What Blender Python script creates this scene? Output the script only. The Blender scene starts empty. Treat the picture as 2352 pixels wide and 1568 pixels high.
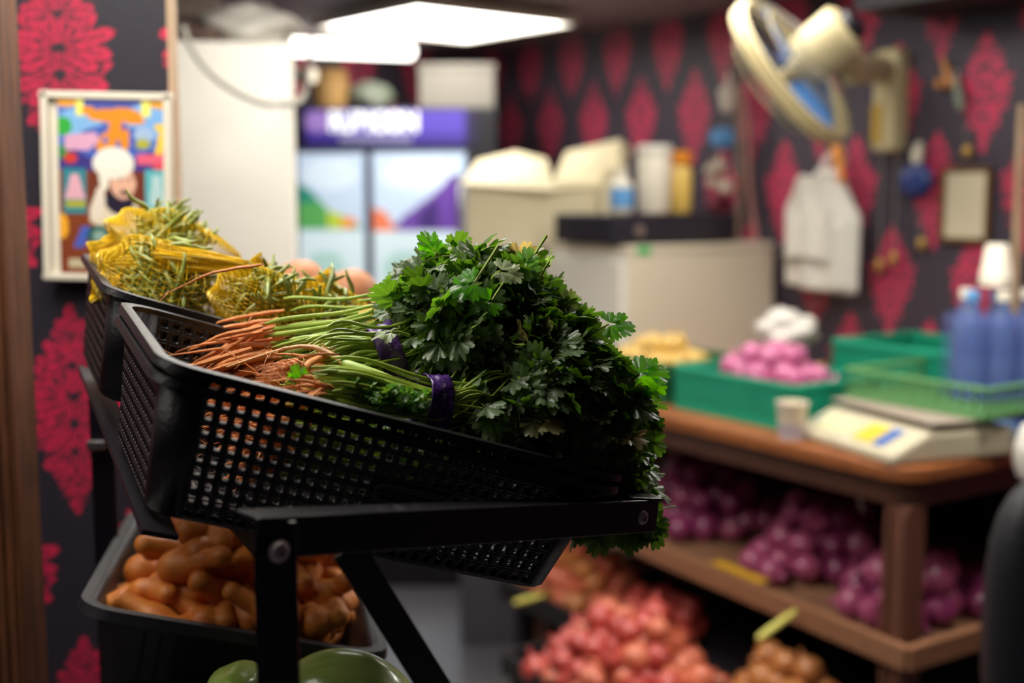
import bpy, bmesh, math, random
import numpy as np
from mathutils import Vector, Matrix, Quaternion

R = random.Random(7)
NR = np.random.RandomState(11)
scn = bpy.context.scene
COL = scn.collection

# ------------------------------------------------------------------ camera, world, light, exposure
EYE = 1.5
FPX = 2800.0
PITCH = math.atan(334.0 / FPX)
cam_d = bpy.data.cameras.new('camera')
cam = bpy.data.objects.new('camera', cam_d)
COL.objects.link(cam)
cam_d.sensor_width = 36.0
cam_d.lens = FPX / 2352.0 * 36.0
cam.location = (0, 0, EYE)
cam.rotation_euler = (math.pi / 2 - PITCH, 0, 0)
cam_d.clip_start = 0.02
cam_d.dof.use_dof = True
cam_d.dof.focus_distance = 1.075
cam_d.dof.aperture_fstop = 2.5
scn.camera = cam

world = bpy.data.worlds.new('world')
scn.world = world
world.use_nodes = True
world.node_tree.nodes['Background'].inputs[0].default_value = (0.55, 0.32, 0.7, 1)
world.node_tree.nodes['Background'].inputs[1].default_value = 0.020

scn.view_settings.view_transform = 'Standard'
scn.view_settings.look = 'None'
scn.view_settings.gamma = 1
scn.view_settings.use_curve_mapping = False
scn.view_settings.exposure = 0.35
L_SQUARE, L_TUBE, L_NEAR, L_RIGHT, L_MID, L_FRONT, L_FAR = 8.0, 4.5, 14.0, 20.0, 12.0, 3.8, 9.0

# ------------------------------------------------------------------ maths of the place
_fw = Vector((0, math.cos(PITCH), -math.sin(PITCH)))
_up = Vector((0, math.sin(PITCH), math.cos(PITCH)))
CAM = Vector((0, 0, EYE))


def ray(px, py):
    return Vector(((px - 1176) / FPX, 0, 0)) + _fw + _up * (-(py - 784) / FPX)


def P(px, py, Y):
    d = ray(px, py)
    return CAM + d * (Y / d.y)


def PZ(px, py, z):
    d = ray(px, py)
    return CAM + d * ((z - EYE) / d.z)


def PP(px, py, p0, n):
    d = ray(px, py)
    return CAM + d * ((p0 - CAM).dot(n) / d.dot(n))


def frame(o, x, y, z):
    m = Matrix.Identity(4)
    for i, v in enumerate((x, y, z)):
        v = Vector(v).normalized()
        m[0][i], m[1][i], m[2][i] = v
    m[0][3], m[1][3], m[2][3] = o
    return m


def frame_zx(o, z, x):
    z = Vector(z).normalized()
    x = Vector(x)
    x = (x - z * x.dot(z)).normalized()
    return frame(o, x, z.cross(x), z)


# wall / counter directions: d = away along the wall, o = out of the wall into the aisle
WD = Vector((-.55, .835, 0)).normalized()
WO = Vector((-.835, -.55, 0)).normalized()
W0 = Vector((-.069, 5.37, 0))
CEIL = 2.12


def WP(px, py, off=0.0):
    return PP(px, py, W0 + WO * off, WO)


# ------------------------------------------------------------------ mesh helpers
class MB:
    def __init__(s):
        s.v = []
        s.f = []

    def add(s, vs, fs, M=None):
        b = len(s.v)
        if M is not None:
            vs = [M @ Vector(v) for v in vs]
        s.v += [tuple(v) for v in vs]
        s.f += [tuple(i + b for i in f) for f in fs]
        return s

    def box(s, c, size, M=None):
        x, y, z = [a / 2 for a in size]
        vs = [(c[0] + i * x, c[1] + j * y, c[2] + k * z) for i in (-1, 1) for j in (-1, 1) for k in (-1, 1)]
        return s.add(vs, [(0, 1, 3, 2), (4, 6, 7, 5), (0, 4, 5, 1), (2, 3, 7, 6), (0, 2, 6, 4), (1, 5, 7, 3)], M)

    def bar(s, a, b, w, h, up=(0, 0, 1)):
        a, b = Vector(a), Vector(b)
        z = (b - a)
        L = z.length
        M = frame_zx(a, z, up)
        return s.box((0, 0, L / 2), (h, w, L), M)

    def tube(s, pts, rad, n=6, cap=True):
        pts = [Vector(p) for p in pts]
        if not hasattr(rad, '__len__'):
            rad = [rad] * len(pts)
        t0 = (pts[1] - pts[0]).normalized()
        x = t0.orthogonal().normalized()
        vs, fs = [], []
        for i, p in enumerate(pts):
            t = (pts[min(i + 1, len(pts) - 1)] - pts[max(i - 1, 0)]).normalized()
            x = (x - t * x.dot(t))
            x = x.normalized() if x.length > 1e-6 else t.orthogonal().normalized()
            y = t.cross(x)
            for k in range(n):
                a = 2 * math.pi * k / n
                vs.append(p + (x * math.cos(a) + y * math.sin(a)) * rad[i])
        for i in range(len(pts) - 1):
            for k in range(n):
                fs.append((i * n + k, i * n + (k + 1) % n, (i + 1) * n + (k + 1) % n, (i + 1) * n + k))
        if cap:
            fs.append(tuple(range(n))[::-1])
            fs.append(tuple((len(pts) - 1) * n + k for k in range(n)))
        return s.add(vs, fs)

    def lathe(s, prof, n=24, M=None, sx=1, sy=1, rip=None):
        vs, fs = [], []
        for i, (r, z) in enumerate(prof):
            for k in range(n):
                a = 2 * math.pi * k / n
                q = r * (1 + (rip(a, z) if rip else 0))
                vs.append((q * math.cos(a) * sx, q * math.sin(a) * sy, z))
        for i in range(len(prof) - 1):
            for k in range(n):
                fs.append((i * n + k, i * n + (k + 1) % n, (i + 1) * n + (k + 1) % n, (i + 1) * n + k))
        fs.append(tuple(range(n))[::-1])
        fs.append(tuple((len(prof) - 1) * n + k for k in range(n)))
        return s.add(vs, fs, M)

    def blob(s, c, r, n=16, m=10, M=None, fn=None):
        prof = [(math.sin(math.pi * i / m) , -math.cos(math.pi * i / m)) for i in range(m + 1)]
        vs, fs = [], []
        for i, (q, z) in enumerate(prof):
            q = max(q, 1e-4)
            for k in range(n):
                a = 2 * math.pi * k / n
                d = Vector((q * math.cos(a), q * math.sin(a), z))
                g = fn(d) if fn else 1.0
                vs.append((c[0] + d.x * r[0] * g, c[1] + d.y * r[1] * g, c[2] + d.z * r[2] * g))
        for i in range(m):
            for k in range(n):
                fs.append((i * n + k, i * n + (k + 1) % n, (i + 1) * n + (k + 1) % n, (i + 1) * n + k))
        return s.add(vs, fs, M)

    def prism(s, poly, d, M=None):
        n = len(poly)
        vs = [(p[0], p[1], -d / 2) for p in poly] + [(p[0], p[1], d / 2) for p in poly]
        fs = [tuple(range(n))[::-1], tuple(range(n, 2 * n))] + [(i, (i + 1) % n, n + (i + 1) % n, n + i) for i in range(n)]
        return s.add(vs, fs, M)

    def sheet(s, fn, nu, nv, closed=False):
        vs = [fn(i / nu, j / nv) for j in range(nv + 1) for i in range(nu + 1)]
        w = nu + 1
        return s.add(vs, [(j * w + i, j * w + i + 1, (j + 1) * w + i + 1, (j + 1) * w + i) for j in range(nv) for i in range(nu)])

    def build(s, name, m, parent=None, smooth=True, bevel=0, solid=0, sub=0, wire=0, angle=40):
        me = bpy.data.meshes.new(name)
        o = bpy.data.objects.new(name, me)
        COL.objects.link(o)
        off = Vector((0, 0, 0))
        if parent is not None:
            off = parent.get('_o', None)
            off = Vector(off) if off is not None else Vector((0, 0, 0))
            o.parent = parent
        vs = [(v[0] - off.x, v[1] - off.y, v[2] - off.z) for v in s.v]
        me.from_pydata(vs, [], s.f)
        me.materials.append(m)
        if smooth:
            me.polygons.foreach_set('use_smooth', [True] * len(me.polygons))
            try:
                me.set_sharp_from_angle(angle=math.radians(angle))
            except Exception:
                pass
        if bevel:
            b = o.modifiers.new('b', 'BEVEL')
            b.width = bevel
            b.segments = 2
            b.limit_method = 'ANGLE'
        if solid:
            b = o.modifiers.new('s', 'SOLIDIFY')
            b.thickness = solid
            b.offset = 0
        if wire:
            b = o.modifiers.new('w', 'WIREFRAME')
            b.thickness = wire
            b.use_even_offset = False
        if sub:
            b = o.modifiers.new('u', 'SUBSURF')
            b.levels = b.render_levels = sub
        me.update()
        return o


def thing(name, label, cat, loc=(0, 0, 0), group=None, world_coords=True):
    """Empty at the base of a thing; meshes built in world coordinates under it are moved to its origin."""
    o = bpy.data.objects.new(name, None)
    COL.objects.link(o)
    o.empty_display_size = .02
    o.location = loc
    o['label'] = label
    o['category'] = cat
    if group:
        o['group'] = group
    if world_coords:
        o['_o'] = tuple(loc)
    return o


def tag(o, label, cat, group=None, kind=None):
    o['label'] = label
    o['category'] = cat
    if group:
        o['group'] = group
    if kind:
        o['kind'] = kind
    return o


def struct(o):
    o['kind'] = 'structure'
    return o


def dup(o, M=None, label=None, group=None, parent=None):
    c = o.copy()
    COL.objects.link(c)
    c.parent = parent
    if M is not None:
        c.matrix_world = M
    if label:
        c['label'] = label
    if group:
        c['group'] = group
    for ch in list(o.children):
        k = dup(ch, parent=c)
        k.matrix_parent_inverse = ch.matrix_parent_inverse.copy()
    return c


# ------------------------------------------------------------------ materials
MATS = {}


def lin(c):
    return tuple(((x / 255) / 12.92 if x / 255 <= .04045 else ((x / 255 + .055) / 1.055) ** 2.4) for x in c)


def mat(name, col, rough=.5, metal=0, spec=.5, trans=0, coat=0, noise=0, nscale=30, bump=0, bscale=80, col2=None,
        stretch=None, emit=0, ecol=None, sheen=0, alpha=1, sss=0):
    if name in MATS:
        return MATS[name]
    m = bpy.data.materials.new(name)
    m.use_nodes = True
    nt = m.node_tree
    b = nt.nodes['Principled BSDF']
    L = nt.links
    b.inputs['Base Color'].default_value = (*lin(col), 1)
    b.inputs['Roughness'].default_value = rough
    b.inputs['Metallic'].default_value = metal
    b.inputs['Specular IOR Level'].default_value = spec
    b.inputs['Transmission Weight'].default_value = trans
    b.inputs['Coat Weight'].default_value = coat
    b.inputs['Alpha'].default_value = alpha
    if sss:
        b.inputs['Subsurface Weight'].default_value = sss
        b.inputs['Subsurface Radius'].default_value = (.01, .006, .003)
    if emit:
        b.inputs['Emission Color'].default_value = (*lin(ecol or col), 1)
        b.inputs['Emission Strength'].default_value = emit
    if noise or bump:
        tc = nt.nodes.new('ShaderNodeTexCoord')
        mp = nt.nodes.new('ShaderNodeMapping')
        L.new(tc.outputs['Object'], mp.inputs['Vector'])
        if stretch:
            mp.inputs['Rotation'].default_value = stretch[1]
            mp.inputs['Scale'].default_value = stretch[0]
    if noise:
        n = nt.nodes.new('ShaderNodeTexNoise')
        n.inputs['Scale'].default_value = nscale
        n.inputs['Detail'].default_value = 6
        L.new(mp.outputs['Vector'], n.inputs['Vector'])
        rp = nt.nodes.new('ShaderNodeValToRGB')
        rp.color_ramp.elements[0].position = .5 - noise * .35
        rp.color_ramp.elements[1].position = .5 + noise * .35
        rp.color_ramp.elements[0].color = (*lin(col), 1)
        rp.color_ramp.elements[1].color = (*lin(col2 or tuple(min(255, c * 1.3) for c in col)), 1)
        L.new(n.outputs['Fac'], rp.inputs['Fac'])
        L.new(rp.outputs['Color'], b.inputs['Base Color'])
    if bump:
        n2 = nt.nodes.new('ShaderNodeTexNoise')
        n2.inputs['Scale'].default_value = bscale
        n2.inputs['Detail'].default_value = 5
        L.new(mp.outputs['Vector'], n2.inputs['Vector'])
        bp = nt.nodes.new('ShaderNodeBump')
        bp.inputs['Strength'].default_value = bump
        bp.inputs['Distance'].default_value = .003
        L.new(n2.outputs['Fac'], bp.inputs['Height'])
        L.new(bp.outputs['Normal'], b.inputs['Normal'])
    MATS[name] = m
    return m


def attr_mat(name, rough=.5, spec=.4, emit=0, bump=0, coat=0):
    if name in MATS:
        return MATS[name]
    m = bpy.data.materials.new(name)
    m.use_nodes = True
    nt = m.node_tree
    b = nt.nodes['Principled BSDF']
    a = nt.nodes.new('ShaderNodeAttribute')
    a.attribute_name = 'Col'
    nt.links.new(a.outputs['Color'], b.inputs['Base Color'])
    b.inputs['Roughness'].default_value = rough
    b.inputs['Specular IOR Level'].default_value = spec
    b.inputs['Coat Weight'].default_value = coat
    if emit:
        nt.links.new(a.outputs['Color'], b.inputs['Emission Color'])
        b.inputs['Emission Strength'].default_value = emit
    if bump:
        n2 = nt.nodes.new('ShaderNodeTexNoise')
        n2.inputs['Scale'].default_value = 60
        tc = nt.nodes.new('ShaderNodeTexCoord')
        nt.links.new(tc.outputs['Object'], n2.inputs['Vector'])
        bp = nt.nodes.new('ShaderNodeBump')
        bp.inputs['Strength'].default_value = bump
        bp.inputs['Distance'].default_value = .002
        nt.links.new(n2.outputs['Fac'], bp.inputs['Height'])
        nt.links.new(bp.outputs['Normal'], b.inputs['Normal'])
    MATS[name] = m
    return m


def leaf_mat(name, tfac=.38, rough=.36, back=(.17, .22, .12)):
    m = bpy.data.materials.new(name)
    m.use_nodes = True
    nt = m.node_tree
    L = nt.links
    b = nt.nodes['Principled BSDF']
    out = nt.nodes['Material Output']
    a = nt.nodes.new('ShaderNodeAttribute')
    a.attribute_name = 'Col'
    g = nt.nodes.new('ShaderNodeNewGeometry')
    mx = nt.nodes.new('ShaderNodeMix')
    mx.data_type = 'RGBA'
    mul = nt.nodes.new('ShaderNodeMath')
    mul.operation = 'MULTIPLY'
    mul.inputs[1].default_value = .55
    L.new(g.outputs['Backfacing'], mul.inputs[0])
    L.new(mul.outputs[0], mx.inputs['Factor'])
    L.new(a.outputs['Color'], mx.inputs['A'])
    mx.inputs['B'].default_value = (*back, 1)
    L.new(mx.outputs['Result'], b.inputs['Base Color'])
    b.inputs['Roughness'].default_value = rough
    b.inputs['Specular IOR Level'].default_value = .55
    n2 = nt.nodes.new('ShaderNodeTexNoise')
    n2.inputs['Scale'].default_value = 260
    tc = nt.nodes.new('ShaderNodeTexCoord')
    L.new(tc.outputs['Object'], n2.inputs['Vector'])
    bp = nt.nodes.new('ShaderNodeBump')
    bp.inputs['Strength'].default_value = .5
    bp.inputs['Distance'].default_value = .0012
    L.new(n2.outputs['Fac'], bp.inputs['Height'])
    L.new(bp.outputs['Normal'], b.inputs['Normal'])
    t = nt.nodes.new('ShaderNodeBsdfTranslucent')
    hs = nt.nodes.new('ShaderNodeHueSaturation')
    hs.inputs['Hue'].default_value = .478
    hs.inputs['Saturation'].default_value = 1.15
    hs.inputs['Value'].default_value = 3.4
    L.new(a.outputs['Color'], hs.inputs['Color'])
    L.new(hs.outputs['Color'], t.inputs['Color'])
    ms = nt.nodes.new('ShaderNodeMixShader')
    ms.inputs[0].default_value = tfac
    L.new(b.outputs[0], ms.inputs[1])
    L.new(t.outputs[0], ms.inputs[2])
    L.new(ms.outputs[0], out.inputs['Surface'])
    MATS[name] = m
    return m


M_BLACKPL = mat('black_plastic', (23, 20, 23), .42, bump=.25, bscale=240, spec=.5)
M_BINPL = mat('dark_bin_plastic', (18, 16, 22), .5, bump=.2, bscale=120)
M_STEEL = mat('black_painted_steel', (20, 18, 24), .34, bump=.15, bscale=300, spec=.5)
M_BOLT = mat('bolt_metal', (190, 182, 176), .4, metal=.35)
M_WOOD = mat('counter_wood', (98, 52, 20), .5, noise=.9, nscale=7, col2=(170, 98, 46), stretch=((1, 12, 12), (0, 0, math.atan2(WD.y, WD.x))), bump=.3)
M_EDGEWOOD = mat('dark_edge_wood', (48, 24, 16), .45, noise=.8, nscale=8, col2=(88, 50, 34), stretch=((1, 12, 12), (0, 0, math.atan2(WD.y, WD.x))))
M_POSTWOOD = mat('old_post_wood', (40, 20, 12), .6, noise=1, nscale=9, col2=(125, 72, 38), stretch=((6, 6, .8), (0, 0, 0)), bump=.8, bscale=30)
M_PALEWOOD = mat('pale_wood', (176, 142, 108), .6, noise=.6, nscale=12, col2=(205, 178, 148), stretch=((6, 6, .8), (0, 0, 0)))
M_WHITE = mat('white_enamel', (222, 217, 204), .5, noise=.5, nscale=3, col2=(232, 228, 218))
M_OFFW = mat('off_white_plastic', (222, 214, 196), .42)
M_CREAM = mat('cream_card', (216, 203, 164), .6, noise=.5, nscale=5, col2=(224, 212, 180))
M_FANCREAM = mat('aged_cream_plastic', (192, 178, 138), .4)
M_GREYW = mat('cream_grey_panel', (224, 213, 190), .55)
M_DARK = mat('dark_plastic', (26, 24, 32), .4)
M_NAVY = mat('navy_panel', (38, 36, 62), .5)
M_PURPLE = mat('purple_wrap', (62, 28, 98), .32, bump=.5, bscale=90, spec=.6)
M_PINKSTICK = mat('magenta_tie', (150, 20, 120), .4)
M_TEXT = mat('pale_print', (150, 130, 170), .5)
M_ORANGE = mat('orange_plastic', (226, 140, 30), .45)
M_BLUE = mat('sky_blue_plastic', (92, 150, 205), .4)
M_DBLUE = mat('deep_blue', (42, 62, 128), .35)
M_TEAL = mat('teal_crate_plastic', (26, 156, 122), .45, spec=.4)
M_GREENCR = mat('green_crate_plastic', (36, 112, 70), .5)
M_YEL = mat('yellow_key', (226, 200, 60), .5)
M_CORD = mat('grey_cord', (132, 128, 118), .6)
M_BROWNCORD = mat('brown_cord', (142, 116, 98), .6)
M_GOLD = mat('gold_brass', (196, 156, 84), .35, metal=.6)


# ------------------------------------------------------------------ damask wallpaper as painted vertices
def colour_panel(name, m, o, ex, ez, w, h, nx, nz, fn, parent=None):
    """a flat panel from o along ex (w) and ez (h); fn(x, z arrays) -> rgb linear"""
    xs = np.linspace(0, w, nx + 1)
    zs = np.linspace(0, h, nz + 1)
    X, Z = np.meshgrid(xs, zs)
    X = X.ravel()
    Z = Z.ravel()
    o = np.array(o)
    if parent is not None and '_o' in parent:
        o = o - np.array(list(parent['_o']))
    V = o[None, :] + X[:, None] * np.array(ex)[None, :] + Z[:, None] * np.array(ez)[None, :]
    me = bpy.data.meshes.new(name)
    me.vertices.add(len(V))
    me.vertices.foreach_set('co', V.ravel())
    i = np.arange(nx)[None, :] + (np.arange(nz) * (nx + 1))[:, None]
    i = i.ravel()
    Q = np.stack([i, i + 1, i + nx + 2, i + nx + 1], 1)
    me.loops.add(Q.size)
    me.loops.foreach_set('vertex_index', Q.ravel())
    me.polygons.add(len(Q))
    me.polygons.foreach_set('loop_start', np.arange(0, Q.size, 4))
    me.update(calc_edges=True)
    me.validate()
    c = fn(X, Z)
    a = me.color_attributes.new('Col', 'FLOAT_COLOR', 'POINT')
    a.data.foreach_set('color', np.concatenate([c, np.ones((len(c), 1))], 1).ravel().astype(np.float32))
    me.materials.append(m)
    ob = bpy.data.objects.new(name, me)
    COL.objects.link(ob)
    if parent is not None:
        ob.parent = parent
    return ob


def motif_petals():
    L = []
    def fan(cy, angs, ln, wd):
        for k, a in enumerate(angs):
            t = math.radians(a)
            l = ln[k] if hasattr(ln, '__len__') else ln
            L.append((math.sin(t) * l * .55, cy + math.cos(t) * l * .55, t, l * .5, wd))
    fan(-.72, (0, 180, 50, 95, 140), (.3, .3, .2, .16, .14), .045)
    fan(-.42, (150, 115, 80, 45, 0), (.28, .34, .36, .34, .5), .06)
    fan(-.12, (135, 105, 78, 52, 20), (.4, .46, .5, .42, .4), .062)
    fan(.12, (120, 98, 75, 50, 25, 0), (.4, .5, .54, .46, .4, .35), .066)
    fan(.42, (110, 80, 50, 22, 0), (.28, .34, .34, .36, .3), .055)
    fan(.70, (120, 80, 40, 0), (.15, .18, .2, .3), .05)
    return L


PET = motif_petals()


def damask(x, z, perH=.29, perV=.525, x0=0., z0=0., b=.162, res_hole=True):
    k = np.round((x - x0) / (perH / 2))
    dx = (x - x0) - k * perH / 2
    off = np.where(np.mod(k, 2) == 0, 0, perV / 2)
    # two candidates: own column and the neighbour the motif may spill from
    red = np.zeros_like(x)
    for dk in (-1, 0, 1):
        kk = k + dk
        dxx = (x - x0) - kk * perH / 2
        of = np.where(np.mod(kk, 2) == 0, 0, perV / 2)
        dz = (z - z0) - of
        dz = dz - np.round(dz / perV) * perV
        X = np.abs(dxx) / b
        Y = dz / b
        e = .50 * np.clip(1 - np.abs(Y + .03) ** 1.25, 0, 1) ** .95
        m = np.where(X < e * .86, 1., 0.)
        # scroll lines carved in the fill
        sw = np.sin(26 * np.hypot(X - .22, (np.mod(Y + .1, .48) - .24)) + 3 * np.arctan2(np.mod(Y + .1, .48) - .24, X - .22))
        m = np.where((sw > .55) & (X > .05), 0., m)
        for (cx, cy, t, l, w) in PET:
            u = (X - cx) * math.sin(t) + (Y - cy) * math.cos(t)
            v = (X - cx) * math.cos(t) - (Y - cy) * math.sin(t)
            r2 = (u / l) ** 2 + (v / (w * (1 + .35 * u / l))) ** 2
            m = np.where(r2 < 1.28, 0., m)
            m = np.where((r2 < .80) & (X < e * 1.25 + .03) & ~((np.abs(v) < .012) & (np.abs(u) < l * .6)), 1., m)
        red = np.maximum(red, m)
    return red


def wallcol(x0, z0, perH=.29, red=(222, 62, 102), dark=(70, 62, 74)):  # default tones paled to stand in for light on right and back walls
    def fn(x, z):
        r = damask(x, z, x0=x0, z0=z0, perH=perH)[:, None]
        a = np.array(lin(red))[None, :]
        d = np.array(lin(dark))[None, :]
        return a * r + d * (1 - r)
    return fn


M_PAPER = attr_mat('damask_wallpaper', rough=.5, spec=.35, bump=.3)

# ------------------------------------------------------------------ room
# floor
mf = mat('grey_vinyl_floor', (88, 84, 92), .3, noise=.9, nscale=2.2, col2=(124, 118, 122), spec=.5)
struct(MB().box((0, 2.6, -.02), (9, 8, .04)).build('floor', mf, smooth=False))
mc = mat('painted_ceiling', (124, 108, 116), .7, noise=.6, nscale=1.3, col2=(140, 124, 130))
struct(MB().box((0, 2.6, CEIL + .02), (9, 8, .04)).build('ceiling', mc, smooth=False))
# right wall
e0 = W0 + WD * .25
rw = colour_panel('wall_right', M_PAPER, e0, -WD, (0, 0, 1), 5.2, CEIL, 680, 280, wallcol(0., 0.), None)
# align pattern: motif column centred at pixel (2270,210)
pt = WP(2262, 212)
sx = (pt - e0).dot(-WD)
xs = np.array([v.co[:] for v in rw.data.vertices])
xx = (xs - np.array(e0)[None, :]) @ np.array(-WD)
c = wallcol(sx % .29, pt.z)(xx, xs[:, 2])
rw.data.color_attributes['Col'].data.foreach_set('color', np.concatenate([c, np.ones((len(c), 1))], 1).ravel().astype(np.float32))
struct(rw)
struct(MB().add([e0 - WO * .12, e0 - WO * .02, e0 - WD * 5.2 - WO * .02, e0 - WD * 5.2 - WO * .12] +
               [p + Vector((0, 0, CEIL)) for p in (e0 - WO * .12, e0 - WO * .02, e0 - WD * 5.2 - WO * .02, e0 - WD * 5.2 - WO * .12)],
               [(3, 2, 1, 0), (4, 5, 6, 7), (0, 1, 5, 4), (1, 2, 6, 5), (2, 3, 7, 6), (3, 0, 4, 7)]).build('wall_right_core', M_DARK, smooth=False))
# back wall
bk = colour_panel('wall_back', M_PAPER, e0, WO, (0, 0, 1), 3.4, CEIL, 340, 200, wallcol(.1, pt.z))
struct(bk)
# far left wall closing the room behind the white cupboard
fl = e0 + WO * 3.4
struct(MB().box((0, 0, 0), (.1, 4.5, CEIL), frame(Vector((-2.9, 2.0, CEIL / 2)), (1, 0, 0), (0, 1, 0), (0, 0, 1))).build('wall_far_left', M_DARK, smooth=False))
# left partition facing the shop front
LY = 1.85
XL = P(397, 400, LY).x
z1 = P(130, 140, LY).z
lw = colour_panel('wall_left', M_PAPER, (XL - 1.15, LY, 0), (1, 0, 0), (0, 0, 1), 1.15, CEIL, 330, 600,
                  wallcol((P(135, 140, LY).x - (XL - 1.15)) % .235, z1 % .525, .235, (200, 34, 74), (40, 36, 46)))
struct(lw)
struct(MB().box((XL - .575, LY + .014, CEIL / 2), (1.15, .022, CEIL)).build('wall_left_core', M_DARK, smooth=False))
struct(MB().box((XL + .003, LY + .010, CEIL / 2), (.006, .036, CEIL)).build('trim_1', M_PALEWOOD, smooth=False, bevel=.002))
# dark soffit over the right-hand wall
q = WP(2140, 60, .0)
so = MB()
a1 = WP(2130, 60, 0)
so.box((0, 0, 0), (2.0, .30, .13), frame(a1 - WD * 1.0 + WO * .15 + Vector((0, 0, CEIL - .065 - a1.z)), -WD, WO, (0, 0, 1)))
struct(so.build('trim_2', mat('dark_soffit', (20, 16, 24), .6), smooth=False))
# wooden post at the left edge of the view
pb = P(35, 800, 1.42)
wp = MB()
wp.box((pb.x - .025, 1.42, CEIL / 2), (.066, .07, CEIL))
for k in range(5):
    x = pb.x - .05 + k * .012
    wp.box((x, 1.383, .9 + .1 * k), (.008, .006, 1.7 - .12 * k))
tag(wp.build('wooden_post', M_POSTWOOD, smooth=False, bevel=.003), 'rough brown timber post standing in front of the wallpapered left wall', 'post')

# ------------------------------------------------------------------ seen and inferred lights, plus added fill panels
def emis(name, s, col=(255, 250, 240)):
    m = bpy.data.materials.new(name)
    m.use_nodes = True
    nt = m.node_tree
    nt.nodes.remove(nt.nodes['Principled BSDF'])
    e = nt.nodes.new('ShaderNodeEmission')
    e.inputs[0].default_value = (*lin(col), 1)
    e.inputs[1].default_value = s
    nt.links.new(e.outputs[0], nt.nodes['Material Output'].inputs['Surface'])
    return m


def panel_light(name, label, c, ex, ey, w, h, s):
    c = Vector(c)
    ex = Vector(ex).normalized()
    ey = Vector((0, 0, 1)).cross(ex).normalized()
    t = thing(name, label, 'ceiling light', tuple(c))
    M = frame(c, ex, ey, (0, 0, 1))
    f = MB()
    for sg in (-1, 1):
        f.box((sg * (w / 2 + .008), 0, -.012), (.016, h + .032, .03), M)
        f.box((0, sg * (h / 2 + .008), -.012), (w, .016, .03), M)
    f.box((0, 0, .0), (w, h, .008), M)
    f.build('frame', M_WHITE, t, smooth=False)
    MB().box((0, 0, -.016), (w, h, .004), M).build('diffuser', emis(name + '_glow', s), t, smooth=False)
    return t


zc = CEIL - .006
A_, B_, C_, D_ = [PZ(x, y, zc - .02) for x, y in ((774, 50), (1106, 84), (1282, 34), (905, -12))]
ctr = (A_ + B_ + C_ + D_) / 4
panel_light('ceiling_light_panel', 'large glowing square panel light on the grey ceiling', ctr, B_ - A_, None, (B_ - A_).length, (C_ - B_).length * .96, L_SQUARE)
a_, b_ = P(652, 106, 4.75), P(950, 118, 5.05)
tl = thing('tube_light', 'glowing long rounded tube light below the square ceiling panel', 'ceiling light', tuple((a_ + b_) / 2))
tb = MB()
tb.tube([a_.lerp(b_, t) for t in (0, .01, .03, .5, .97, .99, 1)], [.012, .024, .032, .032, .032, .024, .012], 14)
tb.build('diffuser', emis('tube_glow', L_TUBE), tl)
MB().bar(a_.lerp(b_, .02) + Vector((0, 0, .045)), a_.lerp(b_, .98) + Vector((0, 0, .045)), .05, .03).build('housing', M_WHITE, tl)
for tt in (.1, .9):
    p = a_.lerp(b_, tt)
    MB().tube([p + Vector((0, 0, .05)), Vector((p.x, p.y, CEIL))], .004, 8).build('hanger', M_WHITE, tl)
# panels out of view: produce-stand one inferred from the light, the rest added fill
panel_light('ceiling_light_panel', 'square panel light on the ceiling over the produce stand', (-.55, 1.25, zc), (1, 0, 0), None, .6, .6, L_NEAR)
panel_light('ceiling_light_panel', 'added fill light panel on the ceiling over the wooden counter', (.92, 2.1, zc), WD, None, .6, .4, L_RIGHT)  # unseen panel added to brighten counter and right wall
panel_light('ceiling_light_panel', 'added fill light panel on the ceiling before the white cupboard', (-.25, 2.35, zc), (1, 0, 0), None, .6, .6, L_MID)  # unseen panel added to lift the camera-facing surfaces at the back
panel_light('ceiling_light_panel', 'added fill light panel on the ceiling at the near left', (-1.35, .6, zc), (1, 0, 0), None, .6, .6, L_FRONT)  # unseen weak panel added to light the ginger from the left
panel_light('ceiling_light_panel', 'added fill light panel on the ceiling above the hanging carrier bags', (.55, 3.15, zc), WD, None, .6, .4, L_FAR)  # unseen extra panel added to brighten bags and far wall

# ------------------------------------------------------------------ crates
def rrect(L, W, r, ins, z, n=5):
    """rounded rectangle loop with inset"""
    pts = []
    r = max(r - ins * .3, .004)
    for (cx, cy, a0) in ((L - ins - r, ins + r, -90), (L - ins - r, W - ins - r, 0), (ins + r, W - ins - r, 90), (ins + r, ins + r, 180)):
        for k in range(n + 1):
            a = math.radians(a0 + 90 * k / n)
            pts.append((cx + r * math.cos(a), cy + r * math.sin(a), z))
    return pts


def ring_loft(mb, loops, M, closed_last=False):
    n = len(loops[0])
    vs = [p for l in loops for p in l]
    fs = []
    for i in range(len(loops) - 1):
        for k in range(n):
            fs.append((i * n + k, i * n + (k + 1) % n, (i + 1) * n + (k + 1) % n, (i + 1) * n + k))
    if closed_last:
        fs.append(tuple((len(loops) - 1) * n + k for k in range(n)))
    mb.add(vs, fs, M)


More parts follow.
